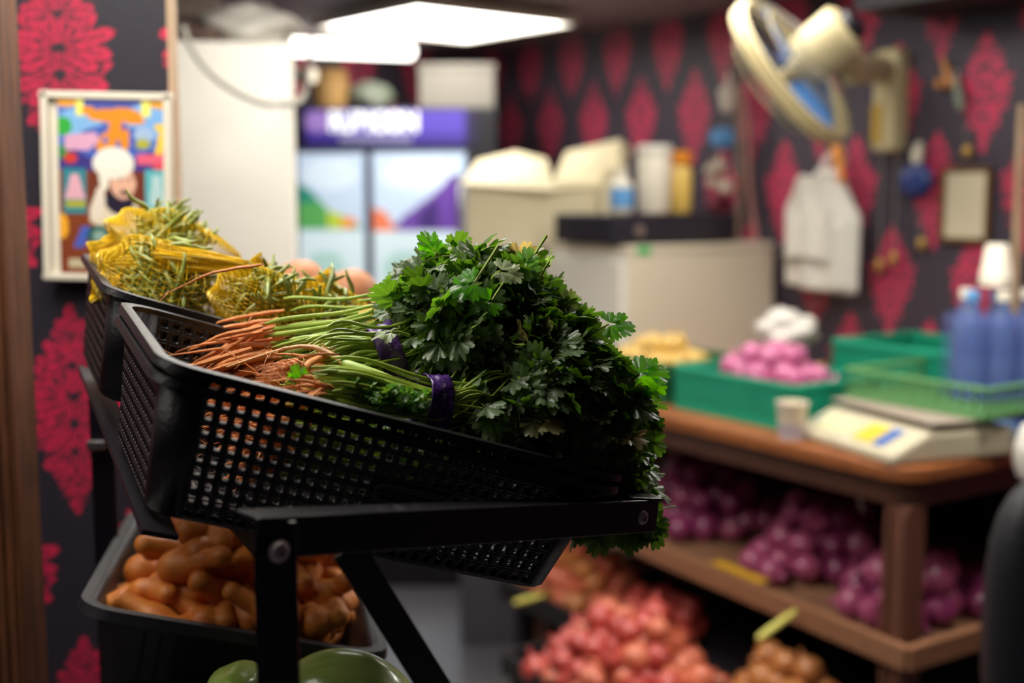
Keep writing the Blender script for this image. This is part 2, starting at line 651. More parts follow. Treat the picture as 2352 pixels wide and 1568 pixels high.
def holed(mb, p00, p10, p11, p01, nc, nr, M, hf=.6, slot=None, margin=0):
    """wall patch of nc x nr square cells each with a rounded hole; slot=(c0,c1,r0,r1)"""
    p00, p10, p11, p01 = map(Vector, (p00, p10, p11, p01))

    def q(u, v):
        return p00.lerp(p10, u).lerp(p01.lerp(p11, u), v)

    def cell(u0, u1, v0, v1, hx, hy, rr):
        n = 4
        out, inn = [], []
        cu, cv = (u0 + u1) / 2, (v0 + v1) / 2
        du, dv = (u1 - u0) / 2, (v1 - v0) / 2
        for (sx, sy, a0) in ((1, -1, -90), (1, 1, 0), (-1, 1, 90), (-1, -1, 180)):
            for k in range(n):
                a = math.radians(a0 + 90 * k / (n - 1))
                iu = cu + du * (sx * (hx - rr[0]) + rr[0] * math.cos(a))
                iv = cv + dv * (sy * (hy - rr[1]) + rr[1] * math.sin(a))
                inn.append(q(iu, iv))
                if k in (0,):
                    ou, ov = (cu + du * sx * hx, cv + dv * sy) if sx * sy < 0 else (cu + du * sx, cv + dv * sy * hy)
                elif k == n - 1:
                    ou, ov = (cu + du * sx, cv + dv * sy * hy) if sx * sy < 0 else (cu + du * sx * hx, cv + dv * sy)
                else:
                    ou, ov = cu + du * sx, cv + dv * sy
                out.append(q(ou, ov))
        m = len(inn)
        mb.add(out + inn, [(k, (k + 1) % m, m + (k + 1) % m, m + k) for k in range(m)], M)

    for i in range(nc):
        for j in range(nr):
            u0, u1, v0, v1 = i / nc, (i + 1) / nc, j / nr, (j + 1) / nr
            if slot and slot[0] <= i < slot[1] and slot[2] <= j < slot[3]:
                if i == slot[0] and j == slot[2]:
                    U1, V1 = slot[1] / nc, slot[3] / nr
                    w = slot[1] - slot[0]
                    h = slot[3] - slot[2]
                    cell(u0, U1, v0, V1, .93, .62, (.62 * h / w, .62))
                continue
            if margin and (j < margin):
                mb.add([q(u0, v0), q(u1, v0), q(u1, v1), q(u0, v1)], [(0, 1, 2, 3)], M)
                continue
            cell(u0, u1, v0, v1, hf, hf, (hf * .45, hf * .45))


def crate(M, name, label, L=.40, W=.28, h=.105, d=.021, rows=9, pitch=.0118, m=None, thick=.0026, group=None, slot=True):
    """perforated tray; M: local u (length), v (width), n (up), origin at the near-left rim corner"""
    m = m or M_BLACKPL
    t = thing(name, label, 'crate', (0, 0, 0), group, world_coords=False)
    I = Matrix.Identity(4)
    r = .03
    # perforated sides
    s = MB()
    zt, zb = -.004, -h
    tops = rrect(L, W, r, 0, zt)
    bots = rrect(L, W, r, d, zb)
    n = 6
    # straight sides join last point of one arc to first point of the next
    sides = [(5 * 0 + n - 1, n), (2 * n - 1, 2 * n), (3 * n - 1, 3 * n), (4 * n - 1, 0)]
    for si, (a, b) in enumerate(sides):
        p0, p1 = Vector(tops[a]), Vector(tops[b])
        q0, q1 = Vector(bots[a]), Vector(bots[b])
        ln = (p1 - p0).length
        nc = max(4, round(ln / pitch))
        sl = None
        if slot and si in (1, 3):
            pass
        if slot and ln > W:
            mid = nc // 2 + (2 if si == 3 else 0)
            sl = (mid - 3, mid + 3, 3, 5)
        holed(s, p0, p1, q1, q0, nc, rows, I, hf=.57, slot=sl)
    if slot:
        p0, p1 = Vector(tops[4 * n - 1]), Vector(tops[0])
        q0, q1 = Vector(bots[4 * n - 1]), Vector(bots[0])
        nc = max(4, round((p1 - p0).length / pitch))
        c0_, c1_ = (nc // 2 - 1) / nc, (nc // 2 + 5) / nc
        lp_ = []
        for k in range(41):
            a = 2 * math.pi * k / 40
            cx_ = (.93 - .62 * 2 / 6) * (1 if math.cos(a) > 0 else -1) if abs(math.cos(a)) > .02 else 0
            uu = (c0_ + c1_) / 2 + (c1_ - c0_) / 2 * (cx_ + .62 * 2 / 6 * math.cos(a))
            vv = (4 + .62 * math.sin(a)) / rows
            lp_.append(p0.lerp(p1, uu).lerp(q0.lerp(q1, uu), vv))
        hl = MB()
        hl.tube(lp_, .0021, 8)
        hl.build('handle_lip', m, t)
    for c in range(4):
        A = [Vector(p) for p in tops[c * n:(c + 1) * n]]
        B = [Vector(p) for p in bots[c * n:(c + 1) * n]]
        s.add(A + B, [(k, k + 1, n + k + 1, n + k) for k in range(n - 1)])
    s.build('side_walls', m, t, solid=thick, angle=30)
    # rim
    rm = MB()
    ring_loft(rm, [rrect(L, W, r, .001, -.008), rrect(L, W, r, .0005, .001), rrect(L, W, r, -.004, .002), rrect(L, W, r, -.009, .001),
                   rrect(L, W, r, -.0100, -.0055), rrect(L, W, r, -.0082, -.0055), rrect(L, W, r, -.0075, -.001), rrect(L, W, r, -.001, -.002)], I)
    rm.build('rim', m, t, angle=50)
    # floor with drainage slots
    f = MB()
    z = -h
    holed(f, (d + .012, d + .012, z), (L - d - .012, d + .012, z), (L - d - .012, W - d - .012, z), (d + .012, W - d - .012, z), 22, 14, I, hf=.5)
    o_ = rrect(L, W, r, d, z)
    f.build('base_grid', m, t, solid=.003, angle=30)
    g = MB()
    ring_loft(g, [rrect(L, W, r, d, z + .001), rrect(L, W, r, d + .002, z - .003), rrect(L, W, r, d + .016, z - .003), rrect(L, W, r, d + .016, z + .001)], I)
    g.build('base_rim', m, t)
    t.matrix_world = M
    return t


A0 = P(392, 832, .88)
B0 = P(1430, 1092, 1.04)
C0 = P(216, 676, 1.12)
U = (B0 - A0)
UL = U.length
U.normalize()
V = (C0 - A0)
V = (V - U * V.dot(U))
VL = V.length
V.normalize()
N = U.cross(V)


def CR(u, v, n):
    return A0 + U * u + V * v + N * n


MC = frame(A0, U, V, N)
crate(MC, 'produce_crate', 'black perforated crate holding the leafy coriander bunches', L=UL, W=VL)
crate(frame(CR(0, 0, -.01167), U, V, N), 'produce_crate', 'black perforated crate nested under the coriander crate', L=UL, W=VL, thick=.0014)
crate(frame(CR(-.012, VL + .024, .006), U, V, N), 'produce_crate', 'black perforated crate holding the yellow net bags of beans', L=UL, W=VL, slot=False)
crate(frame(CR(.22, VL * 2 + .075, .004), U, V, N), 'produce_crate', 'small black crate behind the net bags holding tan roots', L=.32, W=.22, slot=False)

# ------------------------------------------------------------------ steel stand
st = thing('steel_display_stand', 'black steel angle frame stand carrying the tilted produce crates', 'display stand', tuple(P(632, 1265, .80) * 1.0)[:2] + (0,))
pL = P(628, 1234, .80)
pR = P(1508, 1184, 1.065)
bar_dir = (pR - pL).normalized()
side = Vector((0, 0, 1)).cross(bar_dir).normalized()   # points away from the camera
upb = bar_dir.cross(side) * -1 if bar_dir.cross(side).z < 0 else bar_dir.cross(side)
T, H = .003, .029
arm = MB()
arm.bar(pL - bar_dir * .014, pR, T, H, up=upb)
arm.bar(pL - bar_dir * .014 + upb * (H / 2 - T / 2) + side * .014, pR + upb * (H / 2 - T / 2) + side * .014, .028, T, up=upb)
arm.build('side_rail', M_STEEL, st, smooth=False, bevel=.0012)
fr = MB()
e = pR + upb * 0 - bar_dir * .016
far = e + Vector((V.x, V.y, V.z * .3)).normalized() * .95
fr.bar(e + side * .004, far, T, H, up=upb)
fr.bar(e + upb * (H / 2 + T / 2 - .001) + bar_dir * -.0, far + upb * (H / 2 + T / 2 - .001), .034, T, up=upb)
fr.build('front_rail', M_STEEL, st, smooth=False, bevel=.0012)
po = MB()
pt_ = P(631, 1196, .806)
po.box((pt_.x, pt_.y, pt_.z / 2), (.0295, .003, pt_.z))
po.box((pt_.x - .0133, pt_.y + .013, pt_.z / 2), (.003, .028, pt_.z))
po.build('post', M_STEEL, st, smooth=False, bevel=.001)
br = MB()
b1 = P(800, 1262, .86)
b2 = P(992, 1568, .88)
dd = (b2 - b1).normalized()
b3 = b1 + dd * ((b1.z) / -dd.z)
br.bar(b1 - dd * .0, b3, .0245, .003, up=(0, 1, 0))
br.bar(b1 + Vector((0, .012, 0)), b3 + Vector((0, .012, 0)), .003, .022, up=(0, 1, 0))
br.build('leg', M_STEEL, st, smooth=False, bevel=.001)
for k, (px, py, Y) in enumerate(((640, 1265, .797), (1472, 1187, 1.052))):
    p = P(px, py, Y)
    nrm = -side
    bo = MB()
    Mb = frame_zx(p, nrm, (0, 0, 1))
    bo.lathe([(.0078, 0), (.0078, .0014), (.0068, .0018), (.0060, .0036), (.0036, .0044), (.0030, .0024), (.0001, .0024)], 20, Mb)
    bo.build('bolt', M_BOLT, st)
# second leg pair at the far side of the stand
p2 = P(229, 860, 1.47)
po2 = MB()
po2.box((p2.x, p2.y, .66), (.030, .003, 1.32))
po2.box((p2.x - .0133, p2.y + .013, .66), (.003, .028, 1.32))
po2.build('post', M_STEEL, st, smooth=False, bevel=.001)
bk_ = P(222, 1022, 1.46)
MB().box((bk_.x, bk_.y, bk_.z), (.022, .012, .012)).build('bracket', mat('dull_steel', (96, 92, 94), .5, metal=.7), st, bevel=.002)
# rear rail carrying the crates, below their bases
rr_ = MB()
rr_.bar(CR(.03, .0, -.128), CR(.03, VL * 2 + .05, -.128), .028, .004, up=N)
rr_.bar(CR(UL * .55, .06, -.128), CR(UL * .55, VL * 2 + .05, -.128), .028, .004, up=N)
rr_.build('crate_rail', M_STEEL, st, smooth=False)
# brown diagonal board seen beneath the crate
bd = MB()
g0, g1 = P(430, 1140, 1.22), P(590, 1300, 1.22)
q0, q1, q2, q3 = P(452, 1120, 1.2), P(700, 1120, 1.2), P(700, 1330, 1.2), P(600, 1292, 1.2)
n_ = [P(462, 1142, 1.2), P(590, 1285, 1.2), P(640, 1320, 1.2), P(640, 1120, 1.2), P(470, 1110, 1.2)]
bd.add(n_ + [p + Vector((0, .008, 0)) for p in n_], [(0, 1, 2, 3, 4), (9, 8, 7, 6, 5)] + [(i, (i + 1) % 5, 5 + (i + 1) % 5, 5 + i) for i in range(5)])
tag(bd.build('brown_board', mat('brown_board', (66, 42, 26), .6), smooth=False), 'dark brown board wedged under the coriander crate above the ginger', 'board')

# ------------------------------------------------------------------ ginger bin
G0 = P(205, 1388, 1.2)
G1 = P(868, 1497, 1.25)
GU = (G1 - G0)
GL = GU.length
GU.normalize()
GV = (P(128, 1140, 1.6) - G0)
GV = (GV - GU * GV.dot(GU))
GW = GV.length
GV.normalize()
GN = GU.cross(GV)


def GB(u, v, n):
    return G0 + GU * u + GV * v + GN * n


gt = thing('ginger_bin', 'black plastic bin under the crates filled with ginger roots', 'bin', world_coords=False)
I4 = Matrix.Identity(4)
mb = MB()
h = .17
ring_loft(mb, [rrect(GL, GW, .03, -.001, 0), rrect(GL, GW, .03, .006, -.01), rrect(GL, GW, .03, .045, -h)], I4, True)
mb.build('tub', M_BINPL, gt, solid=.003)
mb = MB()
ring_loft(mb, [rrect(GL, GW, .03, 0, -.012), rrect(GL, GW, .03, -.001, .001), rrect(GL, GW, .035, -.012, .001), rrect(GL, GW, .035, -.014, -.010),
               rrect(GL, GW, .035, -.012, -.010), rrect(GL, GW, .035, -.011, -.002), rrect(GL, GW, .03, -.003, -.002)], I4)
mb.build('rim', M_BINPL, gt)
mb = MB()
for k in range(12):
    x = .06 + k * (GL - .12) / 11
    mb.bar((x, .010, -.02), (x, .040, -h + .01), .004, .006, up=(0, -1, 0))
mb.build('ribs', M_BINPL, gt, smooth=False)
gt.matrix_world = frame(G0, GU, GV, GN)
# shelf rails below bin belong to the stand
sr = MB()
sr.bar(GB(.02, .06, -h - .01), GB(GL - .02, .06, -h - .01), .03, .012, up=GN)
sr.bar(GB(.02, GW - .06, -h - .01), GB(GL - .02, GW - .06, -h - .01), .03, .012, up=GN)
sr.build('bin_rail', M_STEEL, st, smooth=False)

M_GINGER = mat('ginger_skin', (188, 94, 28), .5, noise=.9, nscale=45, col2=(218, 138, 58), bump=.6, bscale=60, sss=.08)


def metaball_mesh(name, els, res=.005):
    mbd = bpy.data.metaballs.new('mb_' + name)
    mbd.resolution = res
    mbd.threshold = .35
    for p, r in els:
        e = mbd.elements.new()
        e.co = p
        e.radius = r
    ob = bpy.data.objects.new('mb_' + name, mbd)
    COL.objects.link(ob)
    bpy.context.view_layer.update()
    dg = bpy.context.evaluated_depsgraph_get()
    me = bpy.data.meshes.new_from_object(ob.evaluated_get(dg))
    me.name = name
    bpy.data.objects.remove(ob)
    bpy.data.metaballs.remove(mbd)
    me.polygons.foreach_set('use_smooth', [True] * len(me.polygons))
    return me


def ginger_mesh(seed):
    r = random.Random(seed)
    els = []
    p = Vector((-.05, 0, 0))
    d = Vector((1, 0, 0))
    spine = []
    for i in range(9):
        rr = .021 + .005 * math.sin(i * 1.9 + seed)
        els.append((tuple(p), rr * 1.25))
        spine.append((p.copy(), d.copy()))
        d = (d + Vector((0, r.uniform(-.35, .35), r.uniform(-.15, .15)))).normalized()
        p = p + d * .0125
    for k in range(r.randint(4, 5)):
        b, bd_ = spine[r.randint(1, 8)]
        a = r.choice((-1, 1)) * r.uniform(.7, 1.3)
        dd_ = Matrix.Rotation(a, 3, 'Z') @ bd_ + Vector((0, 0, r.uniform(-.2, .35)))
        dd_.normalize()
        q = b.copy()
        nseg = r.randint(3, 5)
        for i in range(nseg):
            q = q + dd_ * .0125
            dd_ = (dd_ + Vector((r.uniform(-.2, .2), r.uniform(-.2, .2), 0))).normalized()
            els.append((tuple(q), (.0185 - .0015 * i + .003 * (i == nseg - 1)) * 1.25))
    me = metaball_mesh('ginger_root', els)
    me.materials.append(M_GINGER)
    return me


GM = [ginger_mesh(s) for s in range(6)]
k = 0
cand = []
for layer, (n0, cnt, spread) in enumerate(((-.045, 20, .92), (-.015, 19, .86), (.016, 15, .70), (.042, 10, .48), (.066, 5, .26))):
    for i in range(cnt):
        best = None
        for tr in range(30):
            uu = GL * (.5 + (R.random() - .5) * .80 * spread)
            vv = GW * (.5 + (R.random() - .5) * .78 * spread)
            dmin = min([math.hypot(uu - c[0], vv - c[1]) for c in cand if c[3] == layer] or [9])
            if best is None or dmin > best[0]:
                best = (dmin, uu, vv)
        cand.append((best[1], best[2], n0, layer))
for (uu, vv, n0, layer) in cand:
    uu = min(max(uu, .078), GL - .075)
    vv = max(vv, .07)
    me = GM[k % 6]
    o = bpy.data.objects.new('ginger_root', me)
    COL.objects.link(o)
    hh = n0 + .018 * math.cos((uu / GL - .45) * 3)
    rot = Matrix.Rotation(R.uniform(0, 6.28), 4, 'Z') @ Matrix.Rotation(R.uniform(-.35, .35), 4, 'X') @ Matrix.Rotation(R.uniform(-.3, .3), 4, 'Y')
    sc = R.uniform(.74, .98)
    o.matrix_world = frame(GB(uu, vv, hh), GU, GV, GN) @ rot @ Matrix.Scale(sc, 4)
    tag(o, 'knobbly orange-brown ginger root piled in the black bin', 'ginger', 'ginger roots heaped in the black bin')
    k += 1

# ------------------------------------------------------------------ green gourds at the bottom
M_GOURD = mat('gourd_skin', (136, 168, 58), .28, noise=.8, nscale=14, col2=(188, 206, 122), stretch=((1, 6, 6), (0, 0, 0)), coat=.4)


def gourd(p0, p1, r, label, rip=.05):
    p0, p1 = Vector(p0), Vector(p1)
    ax = p1 - p0
    L = ax.length
    M = frame_zx(p0, ax, (0, 0, 1))
    prof = []
    for i in range(25):
        t = i / 24
        q = (math.sin(math.pi * min(max(t, .004), .996)) ** .55) * (1 - .12 * t)
        prof.append((r * q, L * t))
    g = MB()
    g.lathe(prof, 40, M, rip=lambda a, z: rip * abs(math.cos(a * 4)) - rip * .5)
    t = thing('green_gourd', label, 'gourd', tuple((p0 + p1) / 2 - Vector((0, 0, r))))
    g.build('body', M_GOURD, t, angle=180)
    MB().tube([p0 - ax.normalized() * .012, p0 + ax.normalized() * .004], [.005, .008], 8).build('stem', mat('gourd_stem', (96, 92, 40), .7), t)
    return t


gourd(P(630, 1592, 1.10), P(965, 1632, 1.08), .052, 'pale green ribbed gourd lying at the bottom right of the steel post')
gourd(P(690, 1535, 1.16), P(940, 1590, 1.15), .031, 'pale green gourd resting behind the ribbed one beside the steel leg')
gourd(P(520, 1600, 1.06), P(600, 1620, 1.2), .04, 'yellowish green gourd poking out left of the steel post')
# tray under the gourds
tr = MB()
c_ = P(720, 1760, 1.12)
tr.box((c_.x, c_.y, c_.z - .02), (.34, .30, .012))
for sx_ in (-1, 1):
    tr.box((c_.x + sx_ * .17, c_.y, c_.z + .0), (.01, .30, .04))
tr.box((c_.x, c_.y + .15, c_.z + .0), (.34, .01, .04))
tr.box((c_.x, c_.y - .15, c_.z + .0), (.34, .01, .04))
tt_ = tr.build('gourd_tray', M_BINPL, smooth=False)
tag(tt_, 'black tray under the pale green gourds', 'tray')
MB().box((c_.x, c_.y + .05, c_.z - .04), (.5, .03, .02)).build('tray_rail', M_STEEL, st, smooth=False)


# ------------------------------------------------------------------ leaf machinery
def leaflet(seed, th=1.28, n=55, lob=3, deep=.36, teeth=.16):
    r = random.Random(seed)
    A = np.linspace(-th, th, n)
    gaps = [(-.42 + r.uniform(-.05, .05)) * th, (.42 + r.uniform(-.05, .05)) * th]
    rr = np.ones(n)
    for g in gaps:
        rr -= deep * np.exp(-((A - g) / .070) ** 2)
    rr *= 1 - .30 * (np.abs(A) / th) ** 2.2
    rr *= 1 - teeth + teeth * np.abs(np.sin((A / th) * math.pi * 4.5 + math.pi / 2)) ** .7
    cu = r.uniform(.1, .55)
    rp = r.uniform(.04, .12)
    tw = r.uniform(-.3, .3)
    vs = [(0, 0, 0)]
    vn = [1.0]
    for s in (.30, .66, 1.0):
        sm = rr if s > .9 else (rr * .35 + .62 if s > .5 else np.ones(n) * .95)
        for a, q in zip(A, sm):
            x, y = math.sin(a) * q * s * 1.02, math.cos(a) * q * s
            z = -cu * (y * y) * .8 + rp * math.cos(a * 7.5) * s + tw * x * y - .25 * cu * x * x + .35 * abs(x) * .3
            vs.append((x, y, z))
            vn.append(max(math.exp(-(a / .05) ** 2), *[math.exp(-((a - g) / .05) ** 2) for g in (-.8 * th * .8, .8 * th * .8)]) * (1.1 - s * .6))
    fs = [(0, 1 + i, 2 + i) for i in range(n - 1)]
    for k_ in range(2):
        for i in range(n - 1):
            a = 1 + k_ * n + i
            fs.append((a, a + n, a + n + 1, a + 1))
    return np.array(vs), fs, np.array(vn)


LFS = [leaflet(s) for s in range(10)]


class LeafMesh:
    def __init__(s):
        s.V, s.F, s.C, s.n = [], [], [], 0

    def put(s, proto, M, size, col):
        vs, fs, vn = proto
        A = np.array(M.to_3x3()) * size
        v = vs @ A.T + np.array(M.translation)[None, :]
        s.V.append(v)
        s.F += [tuple(i + s.n for i in f) for f in fs]
        s.n += len(v)
        c = np.array(col)[None, :] * (1 + .55 * vn[:, None])
        s.C.append(c)

    def leaf(s, pos, fwd, nrm, size, col, r):
        """trifoliate coriander leaf whose stalk tip is at pos"""
        F = Vector(fwd).normalized()
        Nn = Vector(nrm)
        Nn = (Nn - F * Nn.dot(F))
        Nn = Nn.normalized() if Nn.length > 1e-4 else F.orthogonal().normalized()
        X = F.cross(Nn)
        for ang, sc, ad in ((0, 1, .35), (1.15, .82, .10), (-1.15, .82, .10)):
            f2 = (F * math.cos(ang) + X * math.sin(ang) + Nn * r.uniform(-.25, .2)).normalized()
            n2 = (Nn + Vector((r.uniform(-.25, .25), r.uniform(-.25, .25), r.uniform(-.25, .25))))
            n2 = (n2 - f2 * n2.dot(f2)).normalized()
            x2 = f2.cross(n2)
            M = frame(Vector(pos) + f2 * size * ad, x2, f2, n2)
            s.put(LFS[r.randint(0, 9)], M, size * sc * r.uniform(.88, 1.1), col)

    def build(s, name, m, parent):
        V = np.concatenate(s.V)
        if '_o' in parent:
            V = V - np.array(list(parent['_o']))[None, :]
        C = np.clip(np.concatenate(s.C), 0, 1)
        me = bpy.data.meshes.new(name)
        me.from_pydata(V.tolist(), [], s.F)
        a = me.color_attributes.new('Col', 'FLOAT_COLOR', 'POINT')
        a.data.foreach_set('color', np.concatenate([C, np.ones((len(C), 1))], 1).ravel().astype(np.float32))
        me.materials.append(m)
        me.polygons.foreach_set('use_smooth', [True] * len(me.polygons))
        o = bpy.data.objects.new(name, me)
        COL.objects.link(o)
        o.parent = parent
        return o


M_LEAF = leaf_mat('coriander_leaf')
M_STEM = mat('coriander_stem', (118, 146, 36), .38, noise=.7, nscale=25, col2=(170, 190, 80), sss=.1)
M_STEMP = mat('pale_stem', (150, 180, 70), .4, noise=.7, nscale=20, col2=(186, 208, 116), sss=.1)
M_ROOT = mat('orange_root', (188, 104, 44), .6, noise=.8, nscale=60, col2=(224, 152, 88), bump=.4, bscale=200)
M_TAPROOT = mat('tan_root', (190, 140, 92), .55, noise=.8, nscale=40, col2=(216, 176, 124), bump=.5, bscale=200)


def bez(a, b, c, d, n):
    out = []
    for i in range(n + 1):
        t = i / n
        out.append(a * (1 - t) ** 3 + b * 3 * t * (1 - t) ** 2 + c * 3 * t * t * (1 - t) + d * t ** 3)
    return out


def rv(r, s=1.0):
    return Vector((r.gauss(0, s), r.gauss(0, s), r.gauss(0, s)))


def leafcol(r):
    q = r.random()
    if q < .022:
        return (.26, .22, .08)
    if q < .07:
        return (.14, .20, .06)
    b = r.uniform(.55, 1.35)
    return (.038 * b, .092 * b, .015 * b)


def bunch(label, hub, root, ells, seed, nroots=0, rootfn=None, band=None, stemr=.00105, nst=34, stem_spread=.016, rootlen=.05, rootr=1.0, rootj=.22):
    """hub: where the stalks are held together; root: where they end"""
    r = random.Random(seed)
    hub, root = Vector(hub), Vector(root)
    t = thing('coriander_bunch', label, 'herb bunch', tuple(hub - Vector((0, 0, .03))))
    ax = (hub - root).normalized()
    lm = LeafMesh()
    sm = MB()
    tips = []
    for (c, rad, cnt, lo) in ells:
        c = Vector(c)
        for i in range(cnt):
            d = rv(r).normalized()
            if d.y > .55 and r.random() < .5:
                d.y = -d.y
            q = lo + (1 - lo) * r.random() ** .6
            if r.random() < .05:
                q *= 1.10
            pos = c + Vector((d.x * rad[0], d.y * rad[1], d.z * rad[2])) * q
            away = (pos - hub).normalized()
            f = (d * .55 + away * .55 + Vector((0, 0, -.35)) + rv(r, .38)).normalized()
            nn = (d * .8 + Vector((0, 0, .55)) + rv(r, .42))
            size = r.uniform(.0150, .0245)
            lm.leaf(pos, f, nn, size, leafcol(r), r)
            # leaf stalk
            back = pos - f * r.uniform(.02, .045) - d * .012 + rv(r, .004)
            mid = (pos + back) / 2 + rv(r, .003)
            sm.tube([back, mid, pos, pos + f * size * .3], [.0009, .0008, .0007, .0005], 4, cap=False)
            tips.append(back)
    lm.build('leaves', M_LEAF, t)
    stm = MB()
    for i in range(int(nst * 1.9)):
        tp = tips[r.randrange(len(tips))]
        o1 = rv(r, stem_spread * .55)
        o1 -= ax * o1.dot(ax)
        o0 = o1 * 1.25 + rv(r, .003)
        a = root + o0 + ax * r.uniform(-.01, .012)
        h1 = hub + o1
        L1 = bez(a, a + (h1 - a) * .35 + Vector((0, 0, r.uniform(-.002, .012))) + rv(r, .005), h1 - ax * .03 + rv(r, .003), h1, 8)
        d2 = (tp - h1)
        L2 = bez(h1, h1 + ax * .03, tp - d2.normalized() * .03 + Vector((0, 0, .012)), tp, 6)[1:]
        pts = L1 + L2
        rr = stemr * r.uniform(.75, 1.5)
        stm.tube(pts, [rr * (1.25 - .6 * j / len(pts)) * (.35 if j == 0 else 1) for j in range(len(pts))], 8)
    stm.build('stalks', M_STEM, t)
    sm.build('leaf_stalks', M_STEM, t)
    if nroots:
        rm_ = MB()
        for i in range(nroots):
            o0 = rv(r, stem_spread * .75)
            o0 -= ax * o0.dot(ax)
            a = root + o0 + ax * r.uniform(-.004, .012)
            dirn = (-ax + rv(r, rootj)).normalized()
            L = rootlen * r.uniform(.6, 1.25)
            pts = [a]
            d = dirn.copy()
            for j in range(9):
                d = (d + rv(r, .075) + Vector((0, 0, -.05))).normalized()
                pts.append(pts[-1] + d * L / 9)
            r0 = r.uniform(.0012, .0028) * rootr
            rm_.tube(pts, [r0 * (1 - j / 9.5) ** .8 * (.5 if j == 0 else 1) for j in range(10)], 7)
            for q in range(2):
                j = r.randint(2, 8)
                d3 = (d + rv(r, .7)).normalized()
                pp = [pts[j], pts[j] + d3 * .006 + rv(r, .001), pts[j] + d3 * .013 + rv(r, .002)]
                rm_.tube(pp, [.0005, .0004, .0002], 4)
        rm_.build('roots', M_ROOT, t)
    if band:
        bc, bdir, brad, bw = band
        bc = Vector(bc)
        bdir = Vector(bdir).normalized()
        Mb = frame_zx(bc, bdir, (0, 0, 1))
        b = MB()
        def rp(a, z):
            return .05 * math.sin(a * 3 + z * 200) + .03 * math.sin(a * 7 - z * 350) + .015 * math.sin(a * 17 + z * 500)
        prof = [(brad * (1.08 + .012 * math.cos(i * 1.3)), -bw / 2 + bw * i / 12) for i in range(13)]
        vs, fs = [], []
        n = 56
        for i, (q, z) in enumerate(prof):
            for k_ in range(n):
                a = 2 * math.pi * k_ / n
                w = q * (1 + rp(a, z))
                vs.append((w * math.cos(a), w * math.sin(a) * .85, z))
        for i in range(12):
            for k_ in range(n):
                fs.append((i * n + k_, i * n + (k_ + 1) % n, (i + 1) * n + (k_ + 1) % n, (i + 1) * n + k_))
        b.add(vs, fs, Mb)
        bo = b.build('purple_band', M_PURPLE, t, solid=.0006, angle=180)
        bo['_o'] = tuple(t['_o'])
        bo['label'] = 'wrinkled purple plastic band with small print'
        # small print wrapping round the band
        cu = bpy.data.curves.new('txt', 'FONT')
        cu.body = 'EVERYDAY  EVERYDAY'
        cu.size = .0048
        cu.align_x = 'CENTER'
        to = bpy.data.objects.new('txt', cu)
        COL.objects.link(to)
        bpy.context.view_layer.update()
        me = bpy.data.meshes.new_from_object(to.evaluated_get(bpy.context.evaluated_depsgraph_get()))
        bpy.data.objects.remove(to)
        cols = []
        tx = MB()
        a_mid = band_angle(Mb)
        vv = []
        for v in me.vertices:
            a = a_mid - v.co.x / brad
            z = -v.co.y + bw * .1
            w = brad * (1.08 + .014) * (1 + rp(a, z)) + .0009
            vv.append((w * math.cos(a), w * math.sin(a) * .85, z))
        tx.add(vv, [tuple(p.vertices) for p in me.polygons], Mb)
        tx.build('printed_words', M_TEXT, bo, smooth=False)
        # child of a child sits in the same origin space
        bpy.data.meshes.remove(me)
    return t


def band_angle(Mb):
    """angle on the band that faces the camera"""
    c = Mb.translation
    d = (CAM - c).normalized()
    d = Mb.to_3x3().inverted() @ d
    return math.atan2(d.y, d.x)


# printed_words is parented to the band: pass origin through
_old = bunch
# ------------------------------------------------------------------ coriander bunches
EL = lambda px, py, Y, rx, ry, rz, n, lo=.55: (P(px, py, Y), (rx, ry, rz), n, lo)
bunch('coriander bunch at the back with a spray of blurred orange roots', P(850, 800, 1.15), P(655, 842, 1.165),
      [EL(985, 715, 1.17, .040, .045, .040, 60)], 1, nroots=330, rootlen=.118, rootr=1.25, rootj=.10, stem_spread=.028, nst=60, stemr=.0014)
bunch('coriander bunch with purple band under a pale leaf, above the other band', P(895, 810, 1.075), P(742, 838, 1.05),
      [EL(1085, 765, 1.11, .080, .06, .062, 170), EL(1000, 700, 1.13, .042, .045, .035, 60)], 2, nroots=14, rootlen=.05,
      band=(P(893, 812, 1.075), P(960, 790, 1.08) - P(850, 828, 1.07),   .0250, .022), stem_spread=.017, nst=50)
bunch('coriander bunch with purple printed band closest to the crate rim', P(992, 932, 1.01), P(730, 893, .985),
      [EL(1180, 930, 1.06, .070, .045, .045, 130), EL(1270, 1005, 1.07, .06, .04, .028, 90)], 3, nroots=26, rootlen=.035,
      band=(P(992, 935, 1.01), P(1060, 938, 1.02) - P(930, 915, 1.0),   .0250, .021), stem_spread=.015, nst=44)
bunch('coriander bunch forming the very top of the leafy heap', P(960, 720, 1.16), P(830, 760, 1.2),
      [EL(1085, 665, 1.13, .066, .06, .038, 130), EL(1180, 700, 1.13, .036, .05, .036, 65)], 4, nst=16)
bunch('coriander bunch on the right shoulder of the heap under the stray leaf', P(1150, 830, 1.12), P(1010, 860, 1.12),
      [EL(1235, 805, 1.12, .046, .06, .052, 130), EL(1325, 885, 1.11, .030, .05, .034, 60)], 5, nst=14)
bunch('coriander bunch drooping over the low end of the crate past the steel rail', P(1270, 960, 1.11), P(1130, 960, 1.11),
      [EL(1388, 962, 1.10, .036, .05, .044, 105), EL(1400, 1045, 1.11, .024, .04, .036, 55), EL(1385, 1205, 1.15, .036, .03, .006, 20),
       EL(1450, 1120, 1.13, .012, .03, .022, 18), EL(1492, 1195, 1.12, .004, .01, .004, 3)], 6, nst=14)
bunch('coriander bunch filling the dark middle of the leafy heap', P(1090, 900, 1.10), P(960, 930, 1.09),
      [EL(1230, 880, 1.09, .080, .055, .055, 180), EL(1330, 980, 1.10, .055, .045, .045, 90)], 7, nst=14)


